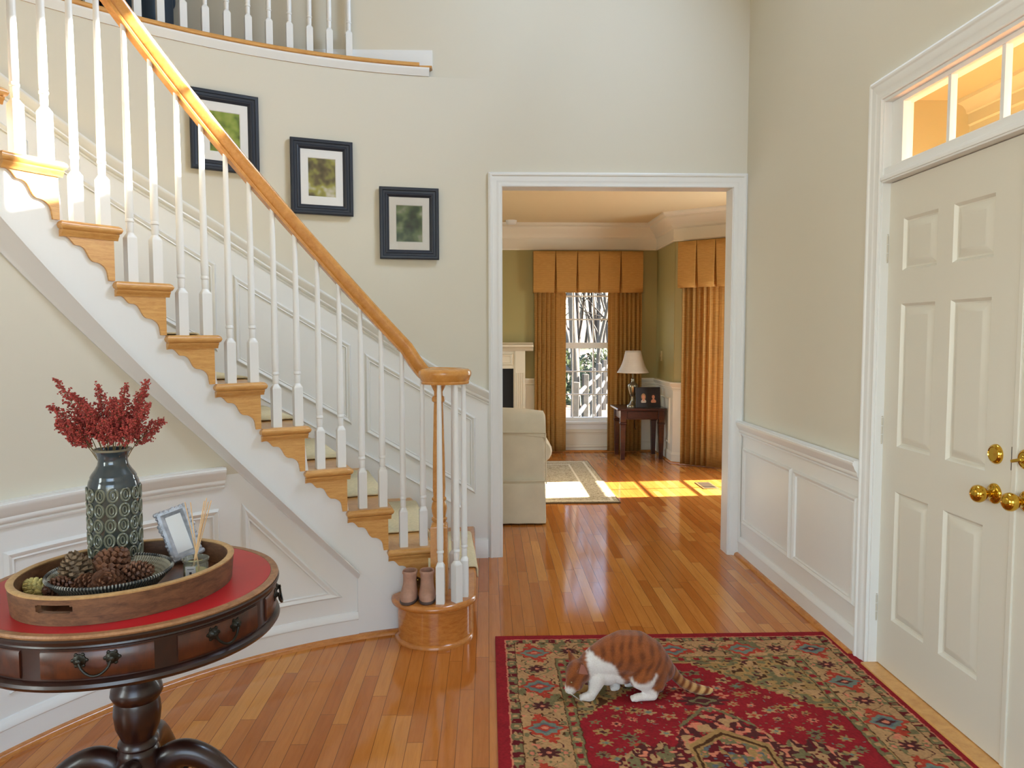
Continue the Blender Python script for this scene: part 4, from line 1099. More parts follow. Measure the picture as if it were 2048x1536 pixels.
ld = Vector((0.10,-1,0)).normalized(); lx = Vector((1,0.10,0)).normalized(); lc = Vector((DX,DY,TF+0.021)) + ld*0.0345 - lx*0.004
mb = MB(); mb.obox(lc, lx*0.013, Vector((0,0,0.016)), ld*0.0006); lb = mb.build('label', M['label'], df, smooth=0)
mb = MB(); mb.obox(lc+ld*0.0009+Vector((0,0,-0.002)), lx*0.0030, Vector((0,0,0.0032)), ld*0.0002)
for zz, hw in ((0.0085,0.0085),(-0.0115,0.007)): mb.obox(lc+ld*0.0009+Vector((0,0,zz)), lx*hw, Vector((0,0,0.0006)), ld*0.0002)
mb.build('label_print', M['ink'], lb, smooth=0)
for i, (dx, dz, dy) in enumerate(((-0.020,0.205,-0.01),(-0.014,0.200,0.012),(0.026,0.205,0.004),(0.036,0.215,-0.006),(0.032,0.200,0.016),(0.043,0.205,0.008))):
    mb = MB(); b = Vector((DX+(-0.5 if dx > 0 else 0.5)*0.02, DY-dy*0.5, TF+0.008)); t_ = Vector((DX+dx, DY+dy, TF+dz))
    mb.tube([b, (b+t_)/2, t_], 0.0014, 6)
    tag(mb.build('reed', M['reed']), 'thin rattan stick standing in the reed diffuser jar', 'reed', 'sticks of the reed diffuser')
# ================================================================ front room beyond the cased opening
FAR = 9.08; LC = 2.75
Bp = Vector((2.057,8.22,0)); Cp = Vector((3.0,7.45,0)); dd = (Cp-Bp); DL = dd.length; du = dd.normalized(); dn = Vector((du.y,-du.x,0))
if dn.dot(Vector((0,5,0))-Bp) < 0: dn = -dn     # into the room
mb = MB(); rect_with_holes(mb, -3.3, 2.17, 0, LC+0.1, [(0.745,1.580,0.37,2.22)], lambda u,v,d: (u, FAR+0.14*d, v)); structure(mb.build('wall_far', M['olive'], smooth=0))
mb = MB(); mb.box(2.05, 2.17, 8.22, FAR, 0, LC+0.1); structure(mb.build('wall_jog', M['olive'], smooth=0))
mb = MB(); rect_with_holes(mb, 0, DL, 0, LC+0.1, [(0.30,1.08,0.37,2.22)], lambda u,v,d: tuple(Bp+du*u-dn*0.12*d+Vector((0,0,v)))); structure(mb.build('wall_bay', M['olive'], smooth=0))
mb = MB(); rect_with_holes(mb, BACK+0.12, 7.45, 0, LC+0.1, [(6.555,7.345,0.40,2.18)], lambda u,v,d: (3.0+0.12*d, u, v)); structure(mb.build('wall_front', M['olive'], smooth=0))
mb = MB(); rect_with_holes(mb, BACK, FAR+0.1, 0, LC+0.1, [(5.8,7.4,0.5,2.3)], lambda u,v,d: (-3.2-0.1*d, u, v)); structure(mb.build('wall_side', M['olive'], smooth=0))  # opening made for the added window on the hidden left side
mb = MB(); mb.box(-3.3,3.12,BACK+0.12,FAR+0.14,LC,LC+0.1); structure(mb.build('ceiling_front_room', M['tan_ceiling'], smooth=0))
# olive skin on the front-room side of the dividing wall
mb = MB(); rect_with_holes(mb, -3.2, 3.0, 0, LC, [(0.0,1.634,0.0,2.434)], lambda u,v,d: (u, BACK+0.121+0.006*d, v)); structure(mb.build('wall_divider', M['olive'], smooth=0))
# crown: three-stage cornice
CR = [(0,-0.31),(0.020,-0.31),(0.026,-0.296),(0.020,-0.284),(0.020,-0.175),(0.034,-0.165),(0.040,-0.150),(0.055,-0.125),(0.085,-0.100),(0.110,-0.070),(0.118,-0.060),(0.118,-0.045),(0.140,-0.035),(0.150,-0.018),(0.150,0.0),(0,0)]
def poly_sweep(mb, prof, pts, closed=False):
    """profile (d out from the wall to the left of travel, z) along a mitred horizontal polyline"""
    pts = [Vector(p) for p in pts]; P = []
    for i, p in enumerate(pts):
        a = (p-pts[i-1]).normalized() if i > 0 else (pts[1]-p).normalized(); b = (pts[i+1]-p).normalized() if i < len(pts)-1 else a
        na = Vector((-a.y,a.x,0)); nb = Vector((-b.y,b.x,0)); m = na+nb; m = m/max(0.2,m.dot(na))
        P.append([p+m*d+Vector((0,0,z)) for d, z in prof])
    mb.grid(P, closed_v=True); mb.ngon(P[0][::-1]); mb.ngon(P[-1])
path = [(3.0,BACK+0.13,0),(3.0,7.45,0),(2.05,8.225,0),(2.05,FAR,0),(-3.2,FAR,0)]
mb = MB(); poly_sweep(mb, [(d,LC+z) for d,z in CR], path); structure(mb.build('trim_16', M['cream_trim']))
for nm, prof, segs in (('trim_17', [(d,0.90+z) for d,z in CHAIR], None), ('baseboard_far', BASE, None)):
    mb = MB()
    poly_sweep(mb, prof, [(3.0,BACK+0.13,0),(3.0,6.47,0)])
    poly_sweep(mb, prof, [tuple(Bp+du*0.22),(2.05,8.225,0),(2.05,FAR,0),(1.67,FAR,0)])
    poly_sweep(mb, prof, [(0.66,FAR,0),(-3.2,FAR,0)])
    structure(mb.build(nm, M['cream_trim']))
mb = MB()
W_ = [(0,0),(0.004,0),(0.004,0.86),(0,0.86)]
poly_sweep(mb, W_, [(3.0,BACK+0.13,0),(3.0,6.47,0)]); poly_sweep(mb, W_, [tuple(Bp+du*0.22),(2.05,8.225,0),(2.05,FAR,0),(1.67,FAR,0)]); poly_sweep(mb, W_, [(0.66,FAR,0),(-3.2,FAR,0)])
mb.box(0.655,1.672,FAR-0.004,FAR,0,0.346); moulding(mb, [(0.80,0.05),(1.53,0.05),(1.53,0.25),(0.80,0.25)], lambda s,t,h: (s,FAR-0.004-h,t), step=9)
structure(mb.build('trim_18', M['cream_trim'], smooth=0))
mb = MB(); 
moulding(mb, [(8.34,0.20),(8.96,0.20),(8.96,0.72),(8.34,0.72)], lambda s,t,h: (2.046-h,s,t), step=9)
structure(mb.build('trim_19', M['cream_trim']))
mb = MB(); poly_sweep(mb, SHOE, [(3.0,6.3,0),(3.0,7.45,0),(2.045,8.225,0),(2.045,FAR-0.01,0),(-3.2,FAR-0.01,0)]); structure(mb.build('trim_20', M['oak_dark']))
# windows
plane_window(2, 0.745, 1.580, 0.37, 2.22, lambda u,z,d: (u, FAR+0.03+d, z), 3, 3)
plane_window(5, 0.30, 1.08, 0.37, 2.22, lambda u,z,d: tuple(Bp+du*u-dn*(0.03+d)+Vector((0,0,z))), 3, 3)
plane_window(8, 5.8, 7.4, 0.5, 2.3, lambda u,z,d: (-3.23-d, u, z), 4, 2)  # unseen window, added together with the left fill lamp
plane_window(6, 6.555, 7.345, 0.40, 2.18, lambda u,z,d: (3.03+d, u, z), 2, 3)
mb = MB()
casing(mb, 0.745, 1.580, 2.22, lambda u,v,h: (u, FAR-h, v), 0.36, [(0,0),(0,0.012),(0.03,0.016),(0.06,0.020),(0.07,0.016),(0.075,0)])
mb.box(0.65,1.675,FAR-0.045,FAR+0.03,0.345,0.372); mb.box(0.67,1.655,FAR-0.018,FAR,0.275,0.345)
structure(mb.build('trim_21', M['white'], bevel=0.003))

# ---- curtains and valances
def cloth_mat(name, a, b, trans=0.35):
    m, nt, nn, nl, p = nodes(name)
    v = mapping(nt, (1,1,1)); sx = nn.new('ShaderNodeSeparateXYZ'); nl.new(v, sx.inputs[0])
    rib = mth(nt, 'SINE', mth(nt, 'MULTIPLY', sx.outputs[2], 520.0))
    n = noise(nt, mapping(nt, (6,6,60)), 3, 3)
    f = mth(nt, 'ADD', mth(nt, 'MULTIPLY', rib, 0.22), n)
    c = ramp(nt, f, [(0.3,lin(a)),(0.75,lin(b))])
    nl.new(c, p.inputs['Base Color']); p.inputs['Roughness'].default_value = 0.75
    bn = bump(nt, rib, 0.3, 0.002); nl.new(bn, p.inputs['Normal'])
    tl = nn.new('ShaderNodeBsdfTranslucent'); nl.new(c, tl.inputs[0])
    mx = nn.new('ShaderNodeMixShader'); mx.inputs[0].default_value = trans
    nl.new(p.outputs[0], mx.inputs[1]); nl.new(tl.outputs[0], mx.inputs[2]); nl.new(mx.outputs[0], nn['Material Output'].inputs[0])
    return m
M['gold'] = cloth_mat('gold_ribbed_cloth', (172,124,58), (204,156,84), 0.35)
M['valance'] = cloth_mat('gold_valance_cloth', (184,132,64), (204,154,80), 0.15)
def curtain(o, u, n, u0, u1, z0, z1, pleats, label, off=0.06, gather=None, mat='gold', flat=0.0, drift=0.0):
    """pleated panel along direction u from origin o, n points into the room"""
    o = Vector(o); u = Vector(u); n = Vector(n); mb = MB()
    NU = pleats*12; NZ = 14; P = []
    w = u1-u0
    for j in range(NZ+1):
        f = j/NZ; z = z1+(z0-z1)*f; row = []
        for i in range(NU+1):
            s = i/NU; ph = s*pleats*2*PI
            amp = 0.021*(0.75+0.35*f)*(1+0.25*math.sin(3.1*s*pleats+1))
            if flat and ((flat > 0 and s > 1-flat) or (flat < 0 and s < -flat)): amp *= 0.25
            uu = u0+w*s + 0.006*math.sin(2*ph+f) + drift*f*s
            if gather is not None:
                g = gather*math.sin(PI*min(1,f*0.9))**2; uu = uu + g*(s if gather < 0 else (1-s))
            row.append(o+u*uu+n*(off+amp*math.sin(ph+0.5*math.sin(2*f)))+Vector((0,0,z)))
        P.append(row)
    mb.grid(P)
    c = mb.build('curtain', M[mat], smooth=80, solid=0.003)
    return tag(c, label, 'curtain')
fo, fu_, fn2 = (0,FAR,0), (1,0,0), (0,-1,0)
curtain(fo, fu_, fn2, 0.555, 0.935, 0.015, 2.30, 7, 'gold pleated curtain panel left of the far window, next to the fireplace', off=0.075, flat=0.30)
curtain(fo, fu_, fn2, 1.440, 1.850, 0.015, 2.30, 8, 'gold pleated curtain panel right of the far window, behind the lamp', off=0.075, flat=-0.25)
curtain(tuple(Bp), tuple(du), tuple(dn), 0.12, 0.605, 0.015, 2.30, 8, 'gold pleated curtain panel at the left of the bay window, right of the end table', off=0.075, flat=0.32)
curtain(tuple(Bp), tuple(du), tuple(dn), 0.630, 1.12, 0.015, 2.30, 8, 'gold pleated curtain panel at the right of the bay window, beside the casing', off=0.075, flat=-0.32)
def valance(o, u, n, u0, u1, z0, z1, dep, k, label):
    o = Vector(o); u = Vector(u); n = Vector(n); t = thing('valance', o+u*((u0+u1)/2)+Vector((0,0,z0)), label, 'valance')
    w = (u1-u0)/k; mb = MB(); top = []; bot = []
    def face(s, f):  # inverted box pleats: small notch at each division, opening downwards
        return s
    rows = []
    for j in range(9):
        f = j/8; z = z1+(z0-z1)*f; row = [o+u*u0+n*0.005+Vector((0,0,z)), o+u*u0+n*dep+Vector((0,0,z))]
        for i in range(k):
            a = u0+i*w; b = a+w; g = 0.003+0.016*f
            pts = []
            if i > 0: pts += [(a,dep-0.045*min(1,f*3+0.15)),(a+g,dep-0.008)]
            pts += [(a+g+0.004 if i > 0 else a,dep+0.004*math.sin(PI*f)),(a+w*0.5,dep+0.010*f),(b-g-0.004 if i < k-1 else b,dep+0.004*math.sin(PI*f))]
            if i < k-1: pts += [(b-g,dep-0.008)]
            row += [o+u*p+n*q+Vector((0,0,z)) for p, q in pts]
        row += [o+u*u1+n*0.005+Vector((0,0,z))]
        rows.append(row)
    mb.grid(rows); mb.build('pleated_front', M['valance'], t, smooth=30, solid=0.006)
    mb = MB(); 
    c = o+u*((u0+u1)/2)+n*(dep/2)+Vector((0,0,z1-0.008)); mb.obox(c, u*((u1-u0)/2-0.004), n*(dep/2-0.004), Vector((0,0,0.008))); mb.build('top_board', M['valance'], t, smooth=0)
valance(fo, fu_, fn2, 0.545, 1.845, 1.925, 2.415, 0.15, 5, 'gold box-pleated valance over the far window')
valance(tuple(Bp), tuple(du), tuple(dn), 0.10, 1.14, 1.925, 2.415, 0.15, 5, 'gold box-pleated valance over the bay window at the right')

# ---- fireplace
M['firebox'] = paint('black_firebox', (24,22,22), 0.8)
M['mantel'] = paint('cream_mantel', (226,214,190), 0.4)
fp = thing('fireplace', (-0.40,FAR,0), 'cream mantelpiece with fluted pilaster and black firebox at the left of the far room', 'fireplace')
F0 = FAR-0.12
mb = MB(); lin_sweep(mb, [(0,0),(0.02,0),(0.03,-0.012),(0.05,-0.02),(0.09,-0.028),(0.09,-0.048),(0.075,-0.055),(0.05,-0.062),(0.03,-0.085),(0.012,-0.10),(0,-0.10)], (-1.34,F0,1.334), (0.54,F0,1.334), (0,-1,0)); mb.box(-1.34,0.54,F0,FAR,1.284,1.334)
mb.build('mantel_shelf', M['mantel'], fp, bevel=0.002)
mb = MB(); mb.box(-1.25,0.445,F0+0.02,FAR,1.022,1.24); mb.build('frieze', M['mantel'], fp, smooth=0)
mb = MB()
for x0, x1 in ((-1.10,-0.66),(-0.62,-0.18),(-0.14,0.30)): moulding(mb, [(x0,1.06),(x1,1.06),(x1,1.20),(x0,1.20)], lambda s,t,h: (s,F0+0.02-h,t), step=9)
mb.build('frieze_panel', M['mantel'], fp)
for x0 in (-1.25, 0.325):
    mb = MB(); mb.box(x0,x0+0.12,F0,FAR,0,1.234)
    for k in range(4): mb.lathe([(0.008,0.0),(0.008,0.80)], (x0+0.024+0.024*k,F0-0.001,0.17), 8)
    mb.box(x0-0.01,x0+0.13,F0-0.012,FAR,0,0.15); mb.build('pilaster', M['mantel'], fp, bevel=0.002)
mb = MB(); mb.box(-1.13,0.306,F0+0.05,FAR-0.002,0,1.022); mb.build('firebox', M['firebox'], fp, smooth=0)
mb = MB(); mb.box(0.306,0.325,F0+0.02,FAR,0,1.022); mb.box(-1.13,-1.11,F0+0.02,FAR,0,1.022); mb.build('surround', M['mantel'], fp, smooth=0)

# ---- slipcovered armchair
M['slip'] = paint('cream_slipcover', (216,202,172), 0.9, var=0.05, vscale=8, bscale=350, bstr=0.3)
ac = thing('armchair', (-0.02,5.95,0), 'cream slipcovered armchair seen from behind at the left of the opening', 'armchair')
def soft(name, x0,x1,y0,y1,z0,z1, bev, seg=4):
    mb = MB(); mb.box(x0,x1,y0,y1,z0,z1); return mb.build(name, M['slip'], ac, smooth=60, bevel=bev, seg=seg)
soft('chair_base', -0.42,0.40,5.60,6.40,0.10,0.34,0.02)
soft('backrest', -0.40,0.425,5.56,5.74,0.30,0.70,0.02)
mb = MB()
prof = []
for k in range(13):
    t = PI*k/12; prof.append((0.094-0.094*math.cos(t), 0.695+0.155*math.sin(t)**0.7))
prof = [(0.0,0.66)] + prof + [(0.188,0.66)]
mb.sweep([(Vector((x,5.555,z-0.0)), Vector((0,1,0)), Vector((0,0,1))) for x, z in ((-0.41,-0.03),(-0.40,0.0),(-0.2,0.02),(0.02,0.03),(0.24,0.02),(0.415,0.0),(0.43,-0.03))], prof)
mb.build('top_roll', M['slip'], ac, smooth=60)
soft('seat_cushion', -0.32,0.30,5.72,6.40,0.33,0.50,0.05,5)
for sx, x0 in ((1,0.36),(-1,-0.34)):
    mb = MB(); ring = []
    for k in range(20):
        t = 2*PI*k/20; ring.append((x0+sx*0.03+0.095*math.cos(t), 0.0, 0.545+0.095*math.sin(t)))
    P = [[(x,y,z*1.0) for x,_,z in [(x0+sx*0.03+(x-(x0+sx*0.03))*s,0,0.545+(z-0.545)*s) for x,_,z in ring]] for y, s in ((5.60,0.85),(5.64,1.0),(6.30,1.0),(6.38,0.96),(6.40,0.85))]
    mb.grid(P, closed_v=True); mb.ngon(P[0]); mb.ngon(P[-1][::-1])
    mb.box(x0-0.05 if sx > 0 else x0-0.06, x0+0.06 if sx > 0 else x0+0.05, 5.62, 6.38, 0.30, 0.54)
    mb.build('arm', M['slip'], ac, smooth=60)
mb = MB(); P = []
out = []
def edge(a, b, k):
    for i in range(k): out.append((a[0]+(b[0]-a[0])*i/k, a[1]+(b[1]-a[1])*i/k))
cs = [(-0.435,5.535),(0.430,5.535),(0.445,6.43),(-0.435,6.43)]
for i in range(4): edge(cs[i], cs[(i+1)%4], 16)
for z, s in ((0.34,0.975),(0.30,0.985),(0.02,1.0),(0.012,1.0)):
    P.append([(-0.0+(x)*s+ (0.004*math.sin(i*1.9) if z < 0.3 else 0), 5.98+(y-5.98)*s+(0.004*math.cos(i*2.3) if z < 0.3 else 0), z) for i, (x,y) in enumerate(out)])
mb.grid(P, closed_v=True); mb.build('skirt', M['slip'], ac, smooth=50, solid=0.006)
mb = MB()
for pts in ([(-0.42,5.552,0.695),(0.0,5.549,0.70),(0.428,5.552,0.695)], [(0.428,5.55,0.69),(0.431,5.55,0.5),(0.433,5.545,0.31)], [(-0.43,5.533,0.335),(0.0,5.53,0.337),(0.43,5.533,0.335)]): mb.tube(pts, 0.0045, 6)
mb.build('piping', M['slip'], ac)

# ---- pale patterned rug
def pale_rug_mat():
    m, nt, nn, nl, p = nodes('beige_patterned_rug')
    v = mapping(nt, (1,1,1)); 
    n1 = noise(nt, v, 26, 4, 0.6, 2.0); n2 = noise(nt, v, 9, 2, 0.5, 1.0)
    c = ramp(nt, n1, [(0.38,lin((128,108,74))),(0.50,lin((206,190,154))),(0.62,lin((140,122,86)))])
    t = nn.new('ShaderNodeTexCoord'); sx = nn.new('ShaderNodeSeparateXYZ'); nl.new(t.outputs['Object'], sx.inputs[0])
    dx = mth(nt, 'SUBTRACT', 1.70, mth(nt, 'ABSOLUTE', sx.outputs[0])); dy = mth(nt, 'SUBTRACT', 1.05, mth(nt, 'ABSOLUTE', sx.outputs[1]))
    d = mth(nt, 'MINIMUM', dx, dy)
    b1 = mth(nt, 'MULTIPLY', mth(nt, 'GREATER_THAN', d, 0.05), mth(nt, 'LESS_THAN', d, 0.075))
    b2 = mth(nt, 'MULTIPLY', mth(nt, 'GREATER_THAN', d, 0.23), mth(nt, 'LESS_THAN', d, 0.25))
    b3 = mth(nt, 'LESS_THAN', d, 0.012)
    c = mixc(nt, mth(nt, 'MAXIMUM', b1, b2), c, lin((222,210,180)))
    c = mixc(nt, b3, c, lin((104,84,56)))
    nl.new(c, p.inputs['Base Color']); p.inputs['Roughness'].default_value = 0.95
    nl.new(bump(nt, noise(nt, v, 300, 2), 0.4, 0.002), p.inputs['Normal']); return m
mb = MB(); mb.box(-2.28,1.12,6.235,8.335,0.0,0.012)
tag(mb.build('area_rug', pale_rug_mat(), bevel=0.003, origin=(-0.58,7.285,0)), 'beige patterned area rug lying in the far room, crossed by sunlight', 'rug')

# ---- corner table with lamp and double photo frame
M['cherry'] = wood('cherry_table', (44,18,14), (72,32,22), (3,3,9), 0.3, coat=0.3)
et = thing('end_table', (1.775,8.66,0), 'dark cherry end table in the far corner under a lamp', 'table')
mb = MB(); mb.box(1.465,2.030,8.41,8.93,0.565,0.59); mb.build('tabletop', M['cherry'], et, bevel=0.006)
mb = MB(); mb.box(1.52,1.985,8.45,8.89,0.46,0.565); mb.build('apron', M['cherry'], et, bevel=0.002)
mb = MB(); mb.box(1.585,1.925,8.442,8.452,0.475,0.552); d = mb.build('drawer', M['cherry'], et, bevel=0.003)
for lx_, ly_ in ((1.535,8.465),(1.975,8.465),(1.535,8.875),(1.975,8.875)):
    mb = MB(); hw = 0.032
    R = [[(lx_+sx*h,ly_+sy*h,z) for sx,sy in ((-1,-1),(1,-1),(1,1),(-1,1))] for h,z in ((0.021,0),(0.022,0.04),(hw*0.94,0.40),(hw*1.12,0.41),(hw*1.12,0.425),(hw*0.95,0.43),(hw*1.0,0.44),(hw*1.0,0.565))]
    mb.grid(R, closed_v=True); mb.ngon(R[0][::-1]); mb.ngon(R[-1]); mb.build('leg', M['cherry'], et, smooth=20)
M['pewter'] = paint('pewter_lamp_base', (150,140,118), 0.28, metal=0.9)
M['shade'] = cloth_mat('white_lamp_shade', (226,214,198), (234,224,210), 0.3)
LX, LY = 1.685, 8.66
lp = thing('table_lamp', (LX,LY,0.59), 'pewter urn table lamp with a white bell shade on the end table', 'lamp')
mb = MB(); mb.lathe([(0.001,0.59),(0.066,0.59),(0.066,0.605),(0.055,0.615),(0.040,0.625),(0.026,0.65),(0.020,0.675),(0.024,0.685),(0.018,0.70),(0.030,0.72),(0.048,0.775),(0.056,0.815),(0.060,0.835),(0.052,0.85),(0.038,0.862),(0.022,0.872),(0.018,0.895),(0.022,0.91),(0.014,0.92),(0.006,0.93),(0.006,1.0),(0.001,1.0)], (LX,LY,0), 28, cap=False); mb.build('base', M['pewter'], lp, smooth=60)
mb = MB(); P = []
sp = [(0.185,0.985),(0.172,1.005),(0.150,1.04),(0.128,1.09),(0.109,1.15),(0.095,1.21),(0.088,1.24)]
mb.lathe(sp, (LX,LY,0), 40, cap=False); mb.build('lamp_shade', M['shade'], lp, smooth=60, solid=0.003)
mb = MB(); mb.lathe([(0.001,1.22),(0.006,1.225),(0.004,1.24),(0.008,1.252),(0.001,1.262)], (LX,LY,0), 12, cap=False); mb.lathe([(0.003,0.99),(0.003,1.23)], (LX,LY,0), 6); mb.build('finial', M['pewter'], lp)
M['black_frame'] = paint('black_leather_frame', (30,22,22), 0.4)
M['skin_print'] = paint('portrait_skin', (204,140,110), 0.6); M['hair_print'] = paint('portrait_hair', (56,36,28), 0.6); M['blonde_print'] = paint('portrait_fair_hair', (160,128,88), 0.6); M['dark_print'] = paint('portrait_dark', (30,26,28), 0.5); M['pale_print'] = paint('portrait_top', (196,184,172), 0.6)
dfm = thing('double_photo_frame', (1.83,8.52,0.591), 'black double photo frame with two portraits on the end table', 'photo frame')
DU = Vector((1,0.04,0)).normalized(); DNn = Vector((0.04,-1,0)).normalized(); DO = Vector((1.695,8.50,0.592)); DUp = (Vector((0,0,1))-DNn*0.16).normalized(); DF = DNn
def DP(u,v,d=0): return DO+DU*u+DUp*v+DF*d
mb = MB(); mb.add([DP(0,0),DP(0.285,0),DP(0.285,0.235),DP(0,0.235),DP(0,0,-0.02),DP(0.285,0,-0.02),DP(0.285,0.235,-0.02),DP(0,0.235,-0.02)],[(0,1,2,3),(7,6,5,4),(0,4,5,1),(1,5,6,2),(2,6,7,3),(3,7,4,0)]); mb.build('frame', M['black_frame'], dfm, smooth=0, bevel=0.003)
for k, (u0, hair, top) in enumerate(((0.045,'blonde_print','pale_print'),(0.160,'hair_print','skin_print'))):
    mb = MB(); mb.ngon([DP(u0,0.055,0.0012),DP(u0+0.085,0.055,0.0012),DP(u0+0.085,0.175,0.0012),DP(u0,0.175,0.0012)]); p_ = mb.build('portrait', M['dark_print'], dfm, smooth=0)
    cx_ = u0+0.042
    for mt, ru, rv, cv, dz in ((hair,0.027,0.038,0.125,0.0022),(top,0.030,0.026,0.070,0.0026),('skin_print',0.010,0.018,0.092,0.0030),('skin_print',0.0165,0.0225,0.122,0.0034)):
        mb = MB(); mb.ngon([DP(cx_+ru*math.cos(2*PI*i/20), max(0.056,cv+rv*math.sin(2*PI*i/20)), dz) for i in range(20)]); mb.build('portrait_print', M[mt], p_, smooth=0)
    if k: pass
mb = MB(); mb.tube([(1.80,8.905,0.50),(1.77,8.93,0.46),(1.765,8.955,0.38),(1.775,8.975,0.30),(1.79,9.0,0.28),(1.80,9.04,0.30)], 0.004, 6); tag(mb.build('lamp_cord', M['black_frame']), 'dark lamp cord hanging in the gap behind the end table', 'cord')
# ---- small fixtures
M['plate'] = paint('almond_plastic', (206,190,140), 0.4)
op = thing('switch_plate', (2.05,8.80,1.12), 'small almond switch plate on the olive corner wall right of the lamp', 'switch')
mb = MB(); mb.box(2.043,2.05,8.765,8.835,1.115,1.235); mb.build('plate', M['plate'], op, bevel=0.002)
mb = MB(); mb.box(2.034,2.043,8.795,8.805,1.165,1.19); mb.build('toggle', M['plate'], op, bevel=0.002)
sd = thing('smoke_detector', (0.275,8.80,LC-0.045), 'round white smoke detector on the far room ceiling', 'smoke detector')
mb = MB(); mb.lathe([(0.001,LC-0.045),(0.045,LC-0.045),(0.058,LC-0.035),(0.064,LC-0.012),(0.066,LC)], (0.275,8.80,0), 28, cap=False); mb.build('housing', M['white'], sd)
M['vent'] = paint('brown_metal_register', (132,104,62), 0.45, metal=0.4)
fv = thing('floor_register', (2.06,6.93,0), 'brown metal floor register in the sunlit floor at the right', 'vent')
mb = MB(); mb.box(1.985,2.135,6.79,7.09,0.0005,0.006); mb.build('frame', M['vent'], fv, bevel=0.002)
mb = MB()
for k in range(13): mb.box(2.005,2.115,6.812+0.021*k,6.822+0.021*k,0.006,0.0075)
mb.build('grille', M['dark_gap'], fv, smooth=0)

# ================================================================ upstairs landing
M['dark_wood'] = wood('dark_cabinet', (30,20,16), (52,36,28), (3,3,9), 0.4)
M['blue'] = paint('dark_blue_upholstery', (34,54,72), 0.6, bscale=200, bstr=0.2)
cb = thing('landing_cabinet', (-2.75,4.42,UP), 'dark brown cabinet on the upper landing behind the balusters', 'cabinet')
mb = MB(); mb.box(-3.45,-2.22,4.30,4.72,UP+0.06,UP+0.9); mb.build('carcass', M['dark_wood'], cb, bevel=0.004)
mb = MB(); mb.box(-3.42,-2.84,4.285,4.30,UP+0.09,UP+0.87); mb.build('door', M['dark_wood'], cb, bevel=0.004)
mb = MB(); mb.box(-2.82,-2.25,4.285,4.30,UP+0.09,UP+0.87); mb.build('door', M['dark_wood'], cb, bevel=0.004)
mb = MB(); mb.box(-3.40,-2.27,4.34,4.72,UP-0.01,UP+0.06); mb.build('plinth', M['dark_wood'], cb)
bc = thing('blue_chair', (-1.98,4.5,UP), 'dark blue upholstered chair on the upper landing, seen between the balusters', 'chair')
mb = MB(); mb.box(-2.17,-1.845,4.38,4.66,UP+0.10,UP+0.42); mb.build('seat', M['blue'], bc, bevel=0.06, seg=5, smooth=60)
mb = MB(); mb.box(-2.17,-1.85,4.58,4.70,UP+0.30,UP+0.95); mb.build('backrest', M['blue'], bc, bevel=0.05, seg=5, smooth=60)
for x_ in (-2.14,-1.89):
    for y_ in (4.42,4.66): mb = MB(); mb.box(x_-0.018,x_+0.018,y_-0.018,y_+0.018,UP-0.01,UP+0.14); mb.build('leg', M['dark_wood'], bc)
# ================================================================ outside
def ground_mat():
    m, nt, nn, nl, p = nodes('leaf_litter'); v = mapping(nt, (1,1,1))
    n1 = noise(nt, v, 5, 6, 0.7); n2 = noise(nt, v, 0.12, 2)
    a = ramp(nt, n1, [(0.35,lin((66,46,34))),(0.5,lin((106,82,65))),(0.65,lin((130,108,88)))]); b = ramp(nt, n1, [(0.35,lin((62,66,36))),(0.6,lin((104,98,56)))])
    nl.new(mixc(nt, ramp(nt, n2, [(0.48,(0,0,0,1)),(0.56,(1,1,1,1))]), a, b), p.inputs['Base Color']); p.inputs['Roughness'].default_value = 0.95; return m
mb = MB(); P = []
for i in range(31):
    row = []
    for j in range(41):
        x = -40+80*i/30; y = 9.5+70*j/40
        row.append((x, y, -0.55+0.02*max(0,y-14)+0.0007*max(0,y-22)**2+0.12*math.sin(x*0.7+y*0.4)))
    P.append(row)
mb.grid(P); structure(mb.build('ground', ground_mat(), origin=(0,0,0)))
mb = MB(); mb.box(3.2,45,-30,9.5,-0.75,-0.6); structure(mb.build('ground_front', paint('front_lawn', (54,56,38), 0.95, var=0.2, vscale=3), smooth=0))
M['bark'] = paint('pale_sunlit_bark', (86,81,74), 0.9, var=0.2, vscale=12)
M['bark_dark'] = paint('grey_brown_bark', (56,48,41), 0.9, var=0.25, vscale=9)
def tree_mesh(name, seed, h, r0, depth, mat, spread=0.55, first=0.3, parent=None):
    r = random.Random(seed); mb = MB()
    def grow(p, d, L, rad, lev):
        n = 5; pts = [p]; rads = [rad]; q = p; dd_ = d
        for k in range(n):
            dd_ = (dd_ + Vector((r.uniform(-1,1),r.uniform(-1,1),r.uniform(-0.3,0.6)))*0.13).normalized(); q = q+dd_*(L/n); pts.append(q); rads.append(rad*(1-0.55*(k+1)/n))
        mb.tube(pts, rads, 7 if lev == 0 else 5 if lev == 1 else 4, cap=False)
        if lev >= depth: return
        for k in range(r.randint(4,6) if lev == 0 else r.randint(3,4)):
            f = first+(1-first)*(k+r.random())/6 if lev == 0 else 0.3+0.7*r.random(); f = min(0.98,f)
            i = min(n-1,int(f*n)); b = pts[i].lerp(pts[i+1], f*n-i)
            a = r.uniform(0,2*PI); o = dd_.orthogonal().normalized(); o2 = dd_.cross(o)
            nd = (dd_*r.uniform(0.5,0.9)+spread*1.3*(o*math.cos(a)+o2*math.sin(a))+Vector((0,0,0.15))).normalized()
            grow(b, nd, L*r.uniform(0.42,0.62), max(0.006,rads[i]*0.55), lev+1)
    grow(Vector((0,0,0)), Vector((0,0,1)), h, r0, 0)
    o = mb.build(name, mat, origin=(0,0,0), smooth=80); return o
t0 = tree_mesh('bare_tree', 3, 7.5, 0.085, 3, M['bark'], 0.5, 0.14); t0.location = (1.60,13.2,-0.6); t0.rotation_euler = (0,0,1.0)
